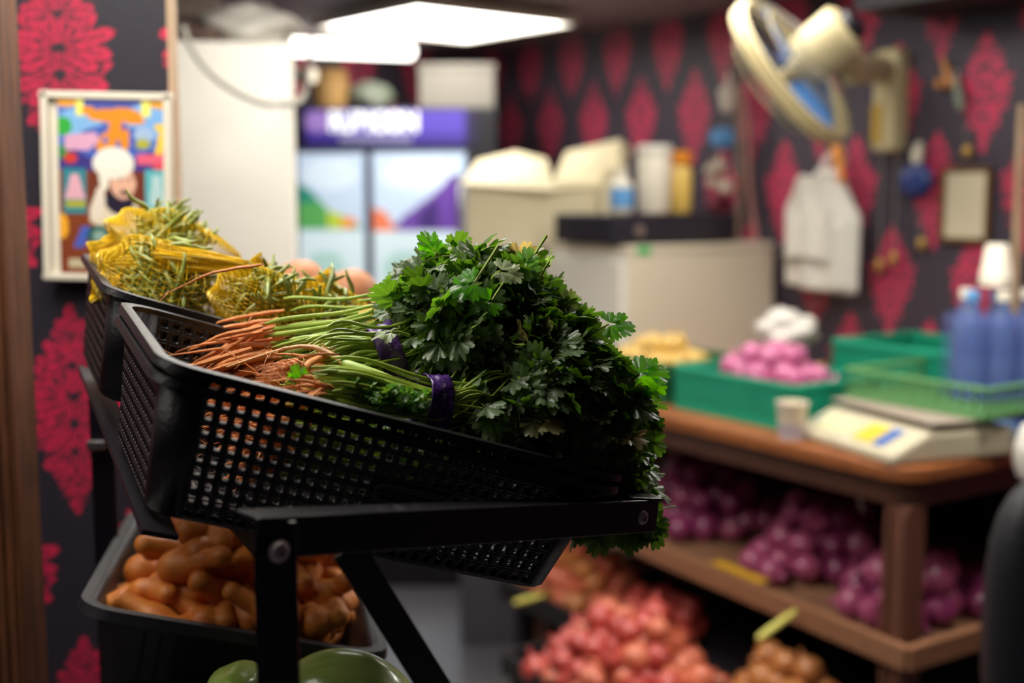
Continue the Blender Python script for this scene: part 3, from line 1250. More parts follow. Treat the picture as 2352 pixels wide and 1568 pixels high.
bunch('coriander bunch lying on the crate bottom, seen through the perforated side', CR(.20, .09, -.06), CR(.125, .09, -.06),
      [(CR(.25, .08, -.05), (.05, .04, .025), 60, .3)], 8, nroots=110, rootlen=.05, stem_spread=.017, nst=40)
bunch('coriander bunch lying on the crate bottom by the far side under the blurred roots', CR(.20, .17, -.055), CR(.13, .17, -.055),
      [(CR(.25, .17, -.05), (.05, .04, .025), 50, .3)], 9, nroots=90, rootlen=.06, stem_spread=.018, nst=40)
# stray sprigs of the heap, seen sharp against the background
def sprig(label, base, pts, leaves, seed, col=None, curly=False):
    r = random.Random(seed)
    t = thing('coriander_sprig', label, 'herb sprig', tuple(base))
    lm = LeafMesh()
    for (pos, f, n, size, c) in leaves:
        lm.leaf(pos, f, n, size, c, r)
    lm.build('leaves', M_LEAF, t)
    s = MB()
    s.tube(pts, [.0015 - .0006 * i / len(pts) for i in range(len(pts))], 7)
    s.build('stalk', M_STEM, t)


def DV(dx, dy, dz=0):
    """image-plane style direction: right, up, away"""
    return Vector((dx, dz, dy))


b_ = P(1340, 790, 1.09)
lp = P(1398, 744, 1.08)
sprig('single coriander leaf sticking out against the white cabinet', b_, [b_, P(1362, 765, 1.085), P(1382, 752, 1.08), lp],
      [(lp, DV(1, .05, .1), DV(-.15, .55, -.8), .0185, (.06, .24, .03))], 31)
b_ = P(1480, 880, 1.08)
lp = P(1468, 860, 1.08)
sprig('leaf spray coloured backlit-bright green at the right edge of the heap', b_, [P(1440, 880, 1.10), P(1455, 870, 1.09), lp],
      [(lp, DV(.9, .25, 0), DV(-.1, .5, -.9), .024, (.08, .30, .03)), (P(1470, 885, 1.085), DV(1, -.2, .1), DV(0, .7, -.6), .020, (.07, .27, .03))], 32)  # leaf green raised so the spray looks lit from behind
b_ = P(1010, 590, 1.13)
lp = P(1000, 580, 1.12)
sprig('lone leaf standing up at the top left of the heap', b_, [P(1030, 610, 1.14), b_, lp],
      [(lp, DV(-.55, .8, 0), DV(.3, .3, -.9), .0165, (.06, .24, .03))], 33)
b_ = P(1240, 640, 1.10)
lp = P(1262, 600, 1.1)
sprig('thin bare stalk with folded leaf at the top right of the heap', b_, [P(1225, 660, 1.11), b_, P(1250, 618, 1.1), lp],
      [(lp, DV(.3, .9, 0), DV(.9, .1, -.3), .009, (.16, .26, .08))], 34)
b_ = P(700, 880, 1.0)
lp = P(690, 880, .985)
sprig('small bright leaf lying on the roots near the crate rim', b_, [P(735, 892, .99), P(715, 888, .985), lp],
      [(lp, DV(-.25, .95, 0), DV(.1, .35, -.9), .0125, (.07, .28, .03))], 35)
b_ = P(870, 770, 1.05)
lp = P(898, 762, 1.045)
sprig('pale grey-green leaf lying across the upper purple band', b_, [P(940, 770, 1.06), P(915, 762, 1.05), lp],
      [(lp, DV(-1, -.15, -.1), DV(.0, .9, -.55), .0135, (.30, .36, .22))], 36)
b_ = P(1240, 870, 1.035)
lp = P(1225, 862, 1.03)
sprig('yellowed brown folded leaf in the middle of the dark heap', b_, [P(1160, 862, 1.05), P(1190, 865, 1.04), lp],
      [(lp, DV(1, .25, 0), DV(.1, .5, -.8), .018, (.36, .27, .10))], 37)
b_ = P(1225, 950, 1.03)
sprig('curved pale stalk with drooping leaf low on the heap', b_, [P(1190, 866, 1.03), P(1212, 888, 1.025), P(1230, 918, 1.022), P(1232, 945, 1.022), P(1228, 965, 1.022)],
      [(P(1230, 960, 1.02), DV(.35, -.9, 0), DV(.1, .2, -1), .0135, (.16, .20, .09))], 38)
b_ = P(1160, 640, 1.05)
sprig('pale grey-green upturned leaf near the top of the heap', b_, [P(1130, 640, 1.06), P(1140, 628, 1.055), P(1150, 622, 1.05)],
      [(P(1150, 622, 1.05), DV(1, -.15, 0), DV(0, .8, -.6), .017, (.30, .34, .22))], 39)  # base colour much paler than the other leaves of the heap
b_ = P(1490, 1120, 1.09)
sprig('pale leaf folded over the end of the steel rail', b_, [P(1440, 1080, 1.1), P(1455, 1076, 1.095), P(1462, 1080, 1.09)],
      [(P(1462, 1080, 1.09), DV(.5, -.8, 0), DV(-.3, .6, -.7), .020, (.20, .32, .14))], 40)
for i, (px, py, a, b__) in enumerate(((1090, 648, -.5, -.2), (1130, 690, -.7, -.5), (1195, 815, .3, -.9), (1205, 620, .2, .9))):
    q = P(px, py, 1.03 + .02 * i)
    sprig(('round green leaf catching the light on the upper face of the heap', 'two lobed green leaf below the pale grey-green one',
           'wide dark fan leaf hanging at the heart of the heap', 'upright light green leaf on the crest of the heap')[i], q,
          [q + DV(.02, .03, .02), q + DV(.01, .015, .01), q], [(q, DV(a, b__, 0), DV(.1, .3, -.9), .0165, ((.05, .2, .03), (.06, .24, .03), (.10, .13, .07), (.08, .2, .05))[i])], 41 + i)

# thick tap root arching over the stalks
tp = thing('coriander_root', 'long thin tan root arching over the stalks into a green stem', 'root', tuple(P(700, 800, 1.03)))
pts = [P(*a) for a in ((520, 843, 1.06), (560, 830, 1.055), (610, 814, 1.05), (655, 800, 1.045), (690, 795, 1.04), (722, 797, 1.035), (750, 808, 1.03), (775, 822, 1.025), (790, 832, 1.02))]
MB().tube(pts, [.0006, .0010, .0013, .0016, .0018, .0021, .0024, .0028, .0034], 10).build('root', M_TAPROOT, tp)
pts = [P(*a) for a in ((786, 828, 1.022), (800, 838, 1.018), (830, 848, 1.012), (870, 862, 1.01), (910, 878, 1.01), (950, 898, 1.01))]
MB().tube(pts, [.0034, .0042, .0044, .0042, .0038, .0034], 12).build('stem', M_STEMP, tp)
hr = MB()
rr0 = random.Random(5)
for i in range(16):
    q = P(rr0.uniform(600, 770), 0, 1)
    t_ = rr0.random()
    pa = P(600 + 170 * t_, 816 - 20 * math.sin(t_ * 2.4) + 6 * t_, 1.04)
    hr.tube([pa, pa + rv(rr0, .003), pa + rv(rr0, .005)], [.0004, .0003, .0001], 4)
hr.build('root_hairs', M_ROOT, tp)
tp = thing('coriander_root', 'thick orange root fanning into frizzy root hairs beside the small leaf', 'root', tuple(P(700, 850, 1.0)))
pts = [P(*a) for a in ((757, 812, 1.04), (735, 824, 1.03), (712, 836, 1.02), (698, 850, 1.01))]
MB().tube(pts, [.0026, .0034, .0040, .0046], 12).build('root', M_ROOT, tp)
fz = MB()
for i in range(70):
    a = P(698, 838 + rr0.uniform(-4, 26), 1.01)
    e1 = P(rr0.uniform(585, 640), rr0.uniform(842, 880), rr0.uniform(1.0, 1.04))
    pp = bez(a, a + DV(-.012, rr0.uniform(-.002, .010), 0), e1 + DV(.015, rr0.uniform(0, .008), 0), e1, 9)
    pp = [p + rv(rr0, .0007) for p in pp]
    r0 = rr0.uniform(.0004, .0011)
    fz.tube(pp, [r0 * (1 - .8 * j / 9) for j in range(10)], 5)
fz.build('root_hairs', M_ROOT, tp)

# curly cress-like sprigs along the front rim
M_CURLY = leaf_mat('curly_leaf', .26, .45, (.10, .22, .05))
cp = thing('parsley_bunch', 'small curly leaved green herb lying along the near crate rim', 'herb bunch', tuple(P(870, 930, .99)))
lm = LeafMesh()
r6 = random.Random(66)
cs = MB()
for i in range(260):
    t_ = r6.random()
    q = P(790 + 185 * t_, 898 + 30 * t_ + r6.gauss(0, 16), .985 + r6.gauss(0, .006))
    lm.leaf(q, rv(r6) + DV(0, .4, 0), rv(r6) + DV(0, .6, -.4), r6.uniform(.0038, .0066), (.06 * r6.uniform(.7, 1.3), .15 * r6.uniform(.7, 1.2), .028), r6)
for i in range(26):
    a = P(720 + r6.uniform(0, 60), 885 + r6.uniform(-6, 16), 1.0 + r6.gauss(0, .006))
    b = P(940 + r6.uniform(-60, 40), 915 + r6.uniform(-12, 20), 1.01 + r6.gauss(0, .006))
    cs.tube(bez(a, a.lerp(b, .3) + rv(r6, .003), a.lerp(b, .7) + rv(r6, .003), b, 7), .0011 * r6.uniform(.7, 1.5), 6)
lm.build('leaves', M_CURLY, cp)
cs.build('stalks', M_STEMP, cp)

# ------------------------------------------------------------------ beans in yellow nets
M_BEAN = mat('bean_green', (70, 84, 18), .4, noise=.9, nscale=16, col2=(164, 172, 80), sss=.05)
M_NET = mat('yellow_net', (222, 186, 22), .42, sss=.0)
bean_meshes = []
for s in range(6):
    r = random.Random(100 + s)
    L = r.uniform(.060, .095)
    c1 = r.uniform(-.020, .024)
    pts = [Vector((L * (t / 11 - .5), c1 * math.sin(math.pi * t / 11), .004 * math.sin(t * 1.1 + s))) for t in range(12)]
    rad = [.0012, .0022, .0026, .0027, .0028, .0026, .0028, .0027, .0026, .0024, .0019, .0010]
    b = MB()
    b.tube(pts, rad, 8)
    me = bpy.data.meshes.new('green_bean')
    me.from_pydata(b.v, [], b.f)
    me.materials.append(M_BEAN)
    me.polygons.foreach_set('use_smooth', [True] * len(me.polygons))
    bean_meshes.append(me)


def net_bag(label, beanlabel, grp, c, rad, nb, seed, gather=None, tilt=0.0, wirefac=1.0):
    r = random.Random(seed)
    c = Vector(c)
    Mt = frame(c, U, V, N) @ Matrix.Rotation(tilt, 4, 'Y')
    ph = [r.uniform(0, 6) for _ in range(4)]

    def bump(d):
        return 1 + .07 * math.sin(5 * d.x + ph[0]) * math.sin(4 * d.y + ph[1]) + .05 * math.sin(9 * d.z + 6 * d.x + ph[2])
    t = thing('net_bag', label, 'net bag', tuple(c - N * rad[2]))
    nb_ = MB()
    n, m = 44, 26
    vs, fs = [], []
    for i in range(m + 1):
        for k_ in range(n):
            a = 2 * math.pi * (k_ + .5 * (i % 2)) / n
            th_ = math.pi * (.04 + .92 * i / m)
            d = Vector((-math.cos(th_), math.sin(th_) * math.cos(a), math.sin(th_) * math.sin(a)))
            g = bump(d) * 1.05
            vs.append((d.x * rad[0] * g, d.y * rad[1] * g, max(d.z * rad[2] * g, -rad[2] * .8)))
    for i in range(m):
        for k_ in range(n):
            if i % 2 == 0:
                fs.append((i * n + k_, (i + 1) * n + k_, (i + 1) * n + (k_ - 1) % n))
                fs.append((i * n + k_, i * n + (k_ + 1) % n, (i + 1) * n + k_))
            else:
                fs.append((i * n + k_, (i + 1) * n + (k_ + 1) % n, (i + 1) * n + k_))
                fs.append((i * n + k_, i * n + (k_ + 1) % n, (i + 1) * n + (k_ + 1) % n))
    nb_.add(vs, fs, Mt)
    nb_.build('net', M_NET, t, smooth=False, wire=.0009 * wirefac)
    if gather:
        for gi, (g, axis, gl, gr) in enumerate(gather):
            g, axis = Vector(g), Vector(axis).normalized()
            Mg = frame_zx(g, axis, (0, 0, 1))
            gm = MB()
            nn, mm = 72, 26
            vs, fs = [], []
            for i in range(mm + 1):
                s_ = i / mm
                rr = gr * (.45 + .55 * s_ ** 1.2) if gi % 2 == 0 else gr * (1.0 - .45 * s_)
                for k_ in range(nn):
                    a = 2 * math.pi * k_ / nn
                    w = rr * (1 + .20 * math.sin(a * 5 + s_ * 3 + seed) + .12 * math.sin(a * 11 - s_ * 5))
                    vs.append((w * math.cos(a), w * math.sin(a), gl * s_ + .005 * math.sin(a * 3) * s_))
            for i in range(mm):
                for k_ in range(nn):
                    fs.append((i * nn + k_, i * nn + (k_ + 1) % nn, (i + 1) * nn + (k_ + 1) % nn, (i + 1) * nn + k_))
            gm.add(vs, fs, Mg)
            gm.build('gathered_end', M_NET, t, smooth=False, wire=.0013)
    for i in range(nb):
        d = rv(r).normalized()
        q = .30 + .62 * r.random() ** .5
        p = Vector((d.x * rad[0] * q * .55, d.y * rad[1] * q, max(d.z * rad[2] * q, -rad[2] * .7)))
        tang = d.cross(rv(r)).normalized()
        tang = (tang + Vector((.8 * r.choice((-1, 1)), 0, 0))).normalized()
        tang = (tang - d * tang.dot(d) * .85).normalized()
        if i < 3 and label.startswith('top'):
            tang = (Vector((0, 0, 1)) + rv(r, .35)).normalized()
            p = Vector((r.uniform(-.5, .1) * rad[0], 0, rad[2] * .55))
        o = bpy.data.objects.new('green_bean', r.choice(bean_meshes))
        COL.objects.link(o)
        o.matrix_world = Mt @ frame_zx(p, d, tang) @ Matrix.Scale(r.uniform(.85, 1.1), 4)
        tag(o, beanlabel, 'green bean', grp)


def on(px, py, Y):
    return P(px, py, Y)


net_bag('lower left yellow net bag of green beans closest to the crate corner', 'green bean inside the lower left yellow net bag', 'beans in the lower left net bag',
        on(395, 662, 1.27), (.078, .055, .046), 105, 1,
        gather=[(on(285, 650, 1.26), DV(-.6, -.3, 0), .028, .018), (on(360, 590, 1.24), DV(.9, -.1, 0), .09, .012)])
net_bag('topmost yellow net bag of green beans in front of the poster', 'green bean in the topmost net bag, ends poking up', 'beans in the topmost net bag',
        on(395, 562, 1.36), (.068, .055, .034), 100, 2,
        gather=[(on(300, 550, 1.34), DV(-.8, -.7, 0), .040, .024), (on(275, 585, 1.33), DV(-.1, -1, 0), .045, .026)])
net_bag('middle yellow net bag of green beans between the lower left and the flattest one', 'green bean inside the middle yellow net bag', 'beans in the middle net bag',
        on(610, 700, 1.24), (.055, .05, .036), 70, 3, gather=[(on(545, 640, 1.25), DV(.6, .2, 0), .03, .016)])
net_bag('flattest yellow net bag of green beans next to the tan roots', 'green bean inside the flattest yellow net bag', 'beans in the flattest net bag',
        on(735, 722, 1.27), (.062, .05, .032), 70, 4, gather=[(on(680, 680, 1.27), DV(1, .2, 0), .04, .018)])

# tan roots behind
M_TAN = mat('tan_skin', (164, 100, 60), .6, noise=.9, nscale=18, col2=(188, 126, 84), bump=.3)
for i, (px, py, Y, rx, rz, lab) in enumerate(((690, 655, 1.68, .040, .034, 'smooth tan root vegetable, the left one of the two behind the net bags'),
                                              (805, 680, 1.66, .044, .036, 'smooth tan root vegetable, the right one of the two behind the net bags'))):
    t = thing('tan_root_vegetable', lab, 'root vegetable', tuple(P(px, py, Y) - Vector((0, 0, rz))))
    M = frame(P(px, py, Y), (1, 0, -.25), (0, 1, 0), (.25, 0, 1))
    MB().blob((0, 0, 0), (rx, .035, rz), 24, 16, M, fn=lambda d: 1 + .05 * math.sin(4 * d.x + 1) + .03 * math.sin(6 * d.y)).build('body', M_TAN, t, angle=180)
    MB().tube([M @ Vector((rx * .9, 0, 0)), M @ Vector((rx * 1.15, 0, -.004))], [.008, .003], 8).build('tip', M_TAN, t)

# ------------------------------------------------------------------ poster on the left wall
class Cv:
    def __init__(s, w, h, bg):
        s.w, s.h = w, h
        s.a = np.zeros((h, w, 3))
        s.a[:] = lin(bg)
        y, x = np.mgrid[0:h, 0:w]
        s.x = (x + .5) / w
        s.y = (y + .5) / h

    def ell(s, cx, cy, rx, ry, c, rot=0):
        dx, dy = s.x - cx, (s.y - cy) * s.h / s.w
        ry = ry * s.h / s.w
        r_ = math.radians(rot)
        u = dx * math.cos(r_) + dy * math.sin(r_)
        v = -dx * math.sin(r_) + dy * math.cos(r_)
        s.a[(u / rx) ** 2 + (v / ry) ** 2 < 1] = lin(c)

    def rect(s, x0, y0, x1, y1, c):
        s.a[(s.x > x0) & (s.x < x1) & (s.y > y0) & (s.y < y1)] = lin(c)

    def poly(s, pts, c):
        ins = np.zeros(s.x.shape, bool)
        n = len(pts)
        for i in range(n):
            x0, y0 = pts[i]
            x1, y1 = pts[(i + 1) % n]
            cond = ((y0 > s.y) != (y1 > s.y))
            with np.errstate(divide='ignore', invalid='ignore'):
                xi = (x1 - x0) * (s.y - y0) / (y1 - y0 + 1e-12) + x0
            ins ^= cond & (s.x < xi)
        s.a[ins] = lin(c)

    def fn(s, w, h):
        def f(X, Z):
            i = np.clip((X / w * s.w).astype(int), 0, s.w - 1)
            j = np.clip(((1 - Z / h) * s.h).astype(int), 0, s.h - 1)
            return s.a[j, i]
        return f


cv = Cv(180, 260, (84, 120, 196))
cv.rect(0, .40, 1, 1, (128, 62, 34))
cv.rect(0, .30, 1, .41, (62, 52, 128))
cv.rect(.2, 0, .8, .09, (74, 84, 160))
cv.ell(.2, .15, .2, .08, (126, 176, 222))
cv.ell(.8, .14, .2, .10, (120, 170, 222))
cv.ell(.5, .26, .35, .10, (70, 96, 180))
cv.ell(.08, .03, .14, .035, (232, 160, 52))
cv.ell(.95, .03, .14, .04, (224, 160, 60))
cv.rect(.16, 0, .24, .11, (236, 232, 110))
cv.rect(.76, 0, .84, .11, (236, 232, 110))
cv.ell(.04, .17, .09, .05, (52, 166, 60))
cv.ell(.04, .31, .05, .04, (40, 130, 70))
cv.poly([(.06, .22), (.34, .20), (.38, .24), (.28, .30), (.06, .30)], (214, 162, 190))
for (x, y, rx, ry, ro) in ((.28, .085, .06, .025, 0), (.40, .105, .13, .030, -8), (.62, .10, .15, .034, 6), (.48, .12, .18, .026, 0), (.70, .135, .1, .02, 0), (.52, .18, .06, .07, 10),
                           (.45, .25, .09, .05, -30), (.60, .22, .05, .075, -8), (.40, .28, .06, .03, 0)):
    cv.ell(x, y, rx, ry, (226, 140, 36), ro)
cv.ell(.60, .17, .025, .02, (90, 70, 160))
cv.ell(.43, .245, .025, .018, (90, 110, 190))
cv.ell(.78, .21, .09, .04, (160, 184, 214))
cv.ell(.77, .26, .07, .028, (170, 170, 60))
cv.poly([(.88, .15), (.99, .15), (.95, .32), (.88, .32), (.92, .19), (.88, .18)], (240, 196, 40))
cv.rect(.71, .315, 1, .375, (222, 96, 122))
cv.ell(.93, .385, .07, .02, (214, 70, 80))
cv.ell(.11, .345, .06, .03, (206, 60, 44))
cv.rect(.27, .42, .82, .62, (110, 52, 34))
cv.rect(.04, .40, .25, .65, (40, 132, 146))
cv.poly([(.11, .43), (.18, .43), (.24, .57), (.05, .57)], (222, 168, 182))
cv.rect(.06, .575, .24, .615, (170, 170, 50))
cv.rect(.79, .40, .97, .66, (84, 176, 186))
cv.poly([(.85, .43), (.93, .43), (.96, .6), (.82, .6)], (176, 206, 206))
cv.ell(.02, .72, .06, .07, (240, 170, 40))
cv.ell(.52, .66, .22, .12, (222, 206, 180))           # shoulders in pale cloth
cv.poly([(.35, .50), (.42, .50), (.40, .66), (.27, .70), (.28, .62)], (226, 214, 196))
cv.ell(.55, .575, .13, .075, (38, 30, 50))             # beard
cv.ell(.585, .48, .115, .085, (226, 176, 150))         # face
cv.ell(.415, .43, .05, .09, (232, 226, 208))
cv.ell(.50, .37, .19, .085, (232, 228, 214))           # white turban
cv.ell(.50, .34, .16, .06, (236, 232, 220))
cv.ell(.56, .455, .018, .008, (70, 46, 50))
cv.ell(.64, .455, .015, .008, (70, 46, 50))
cv.ell(.60, .53, .05, .014, (60, 40, 50))
cv.poly([(.20, .72), (.28, .72), (.22, .84), (.12, .84)], (72, 96, 184))
cv.ell(.36, .77, .11, .06, (34, 92, 80))
cv.ell(.36, .77, .06, .032, (140, 170, 160))
cv.ell(.55, .82, .12, .06, (150, 90, 40))
cv.rect(.08, .90, .46, .95, (196, 184, 150))
cv.rect(.55, .90, .95, .95, (190, 120, 60))
# posters corners on the wall, slightly rotated as in the photo
PY = LY - .028
tl_, tr_, bl_ = P(103, 217, PY), P(404, 224, PY), P(128, 634, PY)
pe = (tr_ - tl_)
pw = pe.length
pe.normalize()
pd = (bl_ - tl_)
pd = (pd - pe * pd.dot(pe))
ph_ = pd.length
pd.normalize()
pw = min(pw, XL - tl_.x + .004)
pt2 = thing('poster', 'framed colourful poster of a bearded man in a white turban on the damask wall', 'poster', tuple(bl_))
fw_ = .0095
colour_panel('printed_sheet', attr_mat('poster_print', .35, .5), bl_ + pe * fw_ + Vector((0, -.004, 0)) + pd * -0, pe, -pd, pw - 2 * fw_, ph_ , 180, 260, cv.fn(pw - 2 * fw_, ph_), pt2)
fm = MB()
bl2 = tl_ + pd * ph_
fm.bar(tl_ + pd * -.006, bl2, fw_ * 1.15, .016, up=(0, 1, 0))
fm.bar(tl_ + pe * (pw) + pd * -.006, bl2 + pe * pw, fw_ * 1.15, .016, up=(0, 1, 0))
fm.bar(tl_ - pe * .007, tl_ + pe * (pw + .007), fw_ * 1.1, .016, up=(0, 1, 0))
fm.bar(bl2 - pe * .007, bl2 + pe * (pw + .007), fw_ * 1.1, .016, up=(0, 1, 0))
fm.build('frame', M_OFFW, pt2, smooth=False, bevel=.002)
bb = MB()
bb.add([tl_ + Vector((0, .012, 0)), tl_ + pe * pw + Vector((0, .012, 0)), bl2 + pe * pw + Vector((0, .012, 0)), bl2 + Vector((0, .012, 0)),
        tl_ + Vector((0, .003, 0)), tl_ + pe * pw + Vector((0, .003, 0)), bl2 + pe * pw + Vector((0, .003, 0)), bl2 + Vector((0, .003, 0))],
       [(0, 1, 2, 3), (7, 6, 5, 4), (0, 4, 5, 1), (1, 5, 6, 2), (2, 6, 7, 3), (3, 7, 4, 0)])
bb.build('backing', M_OFFW, pt2, smooth=False)

# ------------------------------------------------------------------ tall white cupboard and what lies on it
CYY = 2.9
ca, cb_ = P(380, 98, CYY), P(674, 98, CYY)
zt = ca.z
cw = cb_.x - ca.x + .25
t = thing('tall_white_cupboard', 'tall plain white cupboard beyond the end of the left wall', 'cupboard', ((ca.x + cb_.x) / 2, CYY + .25, 0))
cx = cb_.x - cw / 2
Mcup = frame(Vector((cb_.x, CYY, 0)), (.980, .199, 0), (-.199, .980, 0), (0, 0, 1))
MB().box((-cw / 2, .26, zt / 2), (cw, .5, zt), Mcup).build('carcass', M_WHITE, t, smooth=False, bevel=.004)
MB().box((-cw / 2, .004, zt / 2 + .02), (cw - .01, .02, zt - .05), Mcup).build('door', M_WHITE, t, smooth=False, bevel=.006)
hn = P(664, 172, CYY - .02)
MB().box((-.03, -.016, 1.2), (.012, .02, .12), Mcup).build('handle', M_GREYW, t, bevel=.003)


def cable(label, pts, r, m, name='cable', cat='cable', n=8):
    # smooth through points
    pts = [Vector(p) for p in pts]
    out = []
    for i in range(len(pts) - 1):
        p0, p1, p2, p3 = pts[max(i - 1, 0)], pts[i], pts[i + 1], pts[min(i + 2, len(pts) - 1)]
        for k_ in range(6):
            t_ = k_ / 6
            out.append(.5 * ((2 * p1) + (p2 - p0) * t_ + (2 * p0 - 5 * p1 + 4 * p2 - p3) * t_ ** 2 + (3 * p1 - p0 - 3 * p2 + p3) * t_ ** 3))
    out.append(pts[-1])
    return tag(MB().tube(out, r, n).build(name, m), label, cat)


cable('grey cable drooping across the front of the tall white cupboard', [P(418, 60, 2.6), P(440, 110, 2.6), P(480, 165, 2.6), P(540, 210, 2.6), P(600, 236, 2.62), P(640, 240, 2.64), P(690, 230, 2.7), P(705, 180, 3.2), P(715, 90, 4.4)], .0065, M_CORD)
M_BAG = mat('white_bag_film', (226, 222, 212), .4, bump=.4, bscale=14)


def crumple(label, c, r, seed, m=None, name='plastic_bag', cat='bag', amp=.16, squash=None):
    rr = random.Random(seed)
    ph = [rr.uniform(0, 6) for _ in range(6)]

    def fn(d):
        return 1 + amp * (math.sin(4 * d.x + ph[0]) * math.sin(5 * d.z + ph[1]) + .6 * math.sin(9 * d.y + 7 * d.z + ph[2]) * .6 + .35 * math.sin(17 * d.x + 11 * d.z + ph[3]))
    return tag(MB().blob(c, r, 40, 26, None, fn=fn).build(name, m or M_BAG, angle=180), label, cat)


crumple('crumpled whitish bag lying on top of the tall white cupboard', (P(570, 28, 3.1).x, 3.12, zt + .055), (.12, .12, .06), 3)
crumple('smaller greyish brown bundle beside the whitish bag on the cupboard', (P(470, 50, 3.1).x, 3.1, zt + .035), (.09, .1, .035), 5, mat('brown_grey_cloth', (128, 104, 96), .8), 'cloth_bundle', 'bundle')
bx = P(440, 20, 3.4)
tag(MB().box((bx.x, 3.25, zt + .12), (.24, .2, .05)).build('flat_box', mat('taupe_card', (168, 150, 138), .7), smooth=False, bevel=.004), 'flat taupe box at the back of the cupboard top', 'box')

# ------------------------------------------------------------------ drinks fridge
FY = 4.55
fx0, fx1 = P(684, 400, FY).x, P(1142, 400, FY).x
ftop = P(900, 246, FY).z
t = thing('drinks_fridge', 'double door drinks fridge with purple lit header and fruit graphics', 'fridge', ((fx0 + fx1) / 2, FY + .27, 0))
W = fx1 - fx0
MB().box(((fx0 + fx1) / 2, FY + .285, ftop / 2), (W, .53, ftop)).build('cabinet', M_DARK, t, smooth=False, bevel=.006)
hz0, hz1 = P(900, 332, FY).z, P(900, 252, FY).z
hx0, hx1 = P(700, 300, FY).x, P(1096, 300, FY).x
hc = Cv(120, 24, (76, 58, 158))
hc.rect(0, .7, 1, 1, (58, 42, 128))
hc.ell(.08, .35, .09, .3, (150, 120, 190))
hc.rect(.93, 0, 1, 1, (34, 24, 60))
hdr = colour_panel('header_sign', attr_mat('lit_header', .3, .5, emit=.35), (hx0, FY + .012, hz0), (1, 0, 0), (0, 0, 1), hx1 - hx0, hz1 - hz0, 120, 24, hc.fn(hx1 - hx0, hz1 - hz0), t)


def text_mesh(body, size, name, m, parent, M, xs=1.0, ext=.002, bold=0.0):
    cu = bpy.data.curves.new('txt', 'FONT')
    cu.body = body
    cu.size = size
    cu.align_x = 'CENTER'
    cu.align_y = 'CENTER'
    cu.extrude = ext
    cu.offset = bold
    to = bpy.data.objects.new('txt', cu)
    COL.objects.link(to)
    bpy.context.view_layer.update()
    me = bpy.data.meshes.new_from_object(to.evaluated_get(bpy.context.evaluated_depsgraph_get()))
    bpy.data.objects.remove(to)
    mb_ = MB()
    mb_.add([(v.co.x * xs, v.co.y, v.co.z) for v in me.vertices], [tuple(p.vertices) for p in me.polygons], M)
    return mb_.build(name, m, parent, smooth=False)


hm = P(858, 281, FY)
M_LIT = mat('lit_white_letters', (240, 240, 240), .4, emit=.7, ecol=(235, 240, 245))
text_mesh('RUBICON', .098, 'sign_lettering', M_LIT, t, frame(Vector((hm.x, FY + .006, hm.z)), (1, 0, 0), (0, 0, 1), (0, -1, 0)), xs=.76, bold=.0045)
sm_ = MB()
for k in range(11):
    sm_.box((P(862, 320, FY).x + (k - 5) * .0245, FY + .008, P(862, 318, FY).z), (.017, .004, .026))
sm_.build('sign_small_print', mat('lit_small_print', (150, 150, 185), .4, emit=.2), t, smooth=False)
dz0, dz1 = P(900, 760, FY).z, P(900, 352, FY).z
dz0 = .15
doors = [(P(684, 400, FY).x, P(836, 400, FY).x), (P(856, 400, FY).x, P(1068, 400, FY).x)]
for di, (x0, x1) in enumerate(doors):
    c1 = Cv(90, 240, (186, 204, 226))
    H_ = dz1 - dz0

    def yy(py):
        return (dz1 - P(900, py, FY).z) / H_
    c1.ell(.5, yy(400), .4, .04, (206, 222, 238))
    if di == 0:
        c1.poly([(0, yy(425)), (.2, yy(440)), (.45, yy(480)), (.75, yy(505)), (1, yy(528)), (0, yy(528))], (84, 158, 84))
        c1.poly([(0, yy(420)), (.2, yy(440)), (.35, yy(462)), (0, yy(470))], (40, 130, 110))
        c1.poly([(.45, yy(480)), (.75, yy(502)), (.75, yy(526)), (.45, yy(526))], (178, 196, 60))
        c1.ell(.76, yy(512), .13, .012, (232, 134, 52))
    else:
        c1.poly([(.22, yy(520)), (.35, yy(495)), (.7, yy(440)), (.86, yy(400)), (.92, yy(400)), (.96, yy(532)), (.22, yy(532))], (104, 70, 156))
        c1.poly([(.5, yy(490)), (.7, yy(455)), (.72, yy(530)), (.5, yy(530))], (70, 52, 112))
        c1.poly([(0, yy(475)), (.12, yy(485)), (.28, yy(535)), (0, yy(535))], (222, 120, 84))
    c1.rect(0, yy(532), 1, 1, (206, 224, 232))
    c1.ell(.4, yy(620), .3, .05, (170, 205, 200))
    dr = MB()
    dr.box(((x0 + x1) / 2, FY + .012, (dz0 + dz1) / 2), (x1 - x0 + .016, .022, H_ + .02)).build('door', mat('door_frame_grey', (92, 104, 140), .4), t, smooth=False, bevel=.003)
    dob = [c for c in t.children if c.name.startswith('door')][-1]
    colour_panel('door_graphic', attr_mat('lit_door', .15, .5, emit=.42), (x0, FY - .001, dz0), (1, 0, 0), (0, 0, 1), x1 - x0, H_, 90, 240, c1.fn(x1 - x0, H_), t)
hx = P(1058, 440, FY - .03)
MB().tube([(hx.x, FY - .03, hx.z + .06), (hx.x, FY - .045, hx.z), (hx.x, FY - .045, hx.z - .3), (hx.x, FY - .03, hx.z - .36)], .013, 12).build('door_handle', mat('chrome', (220, 220, 224), .15, metal=1), t)
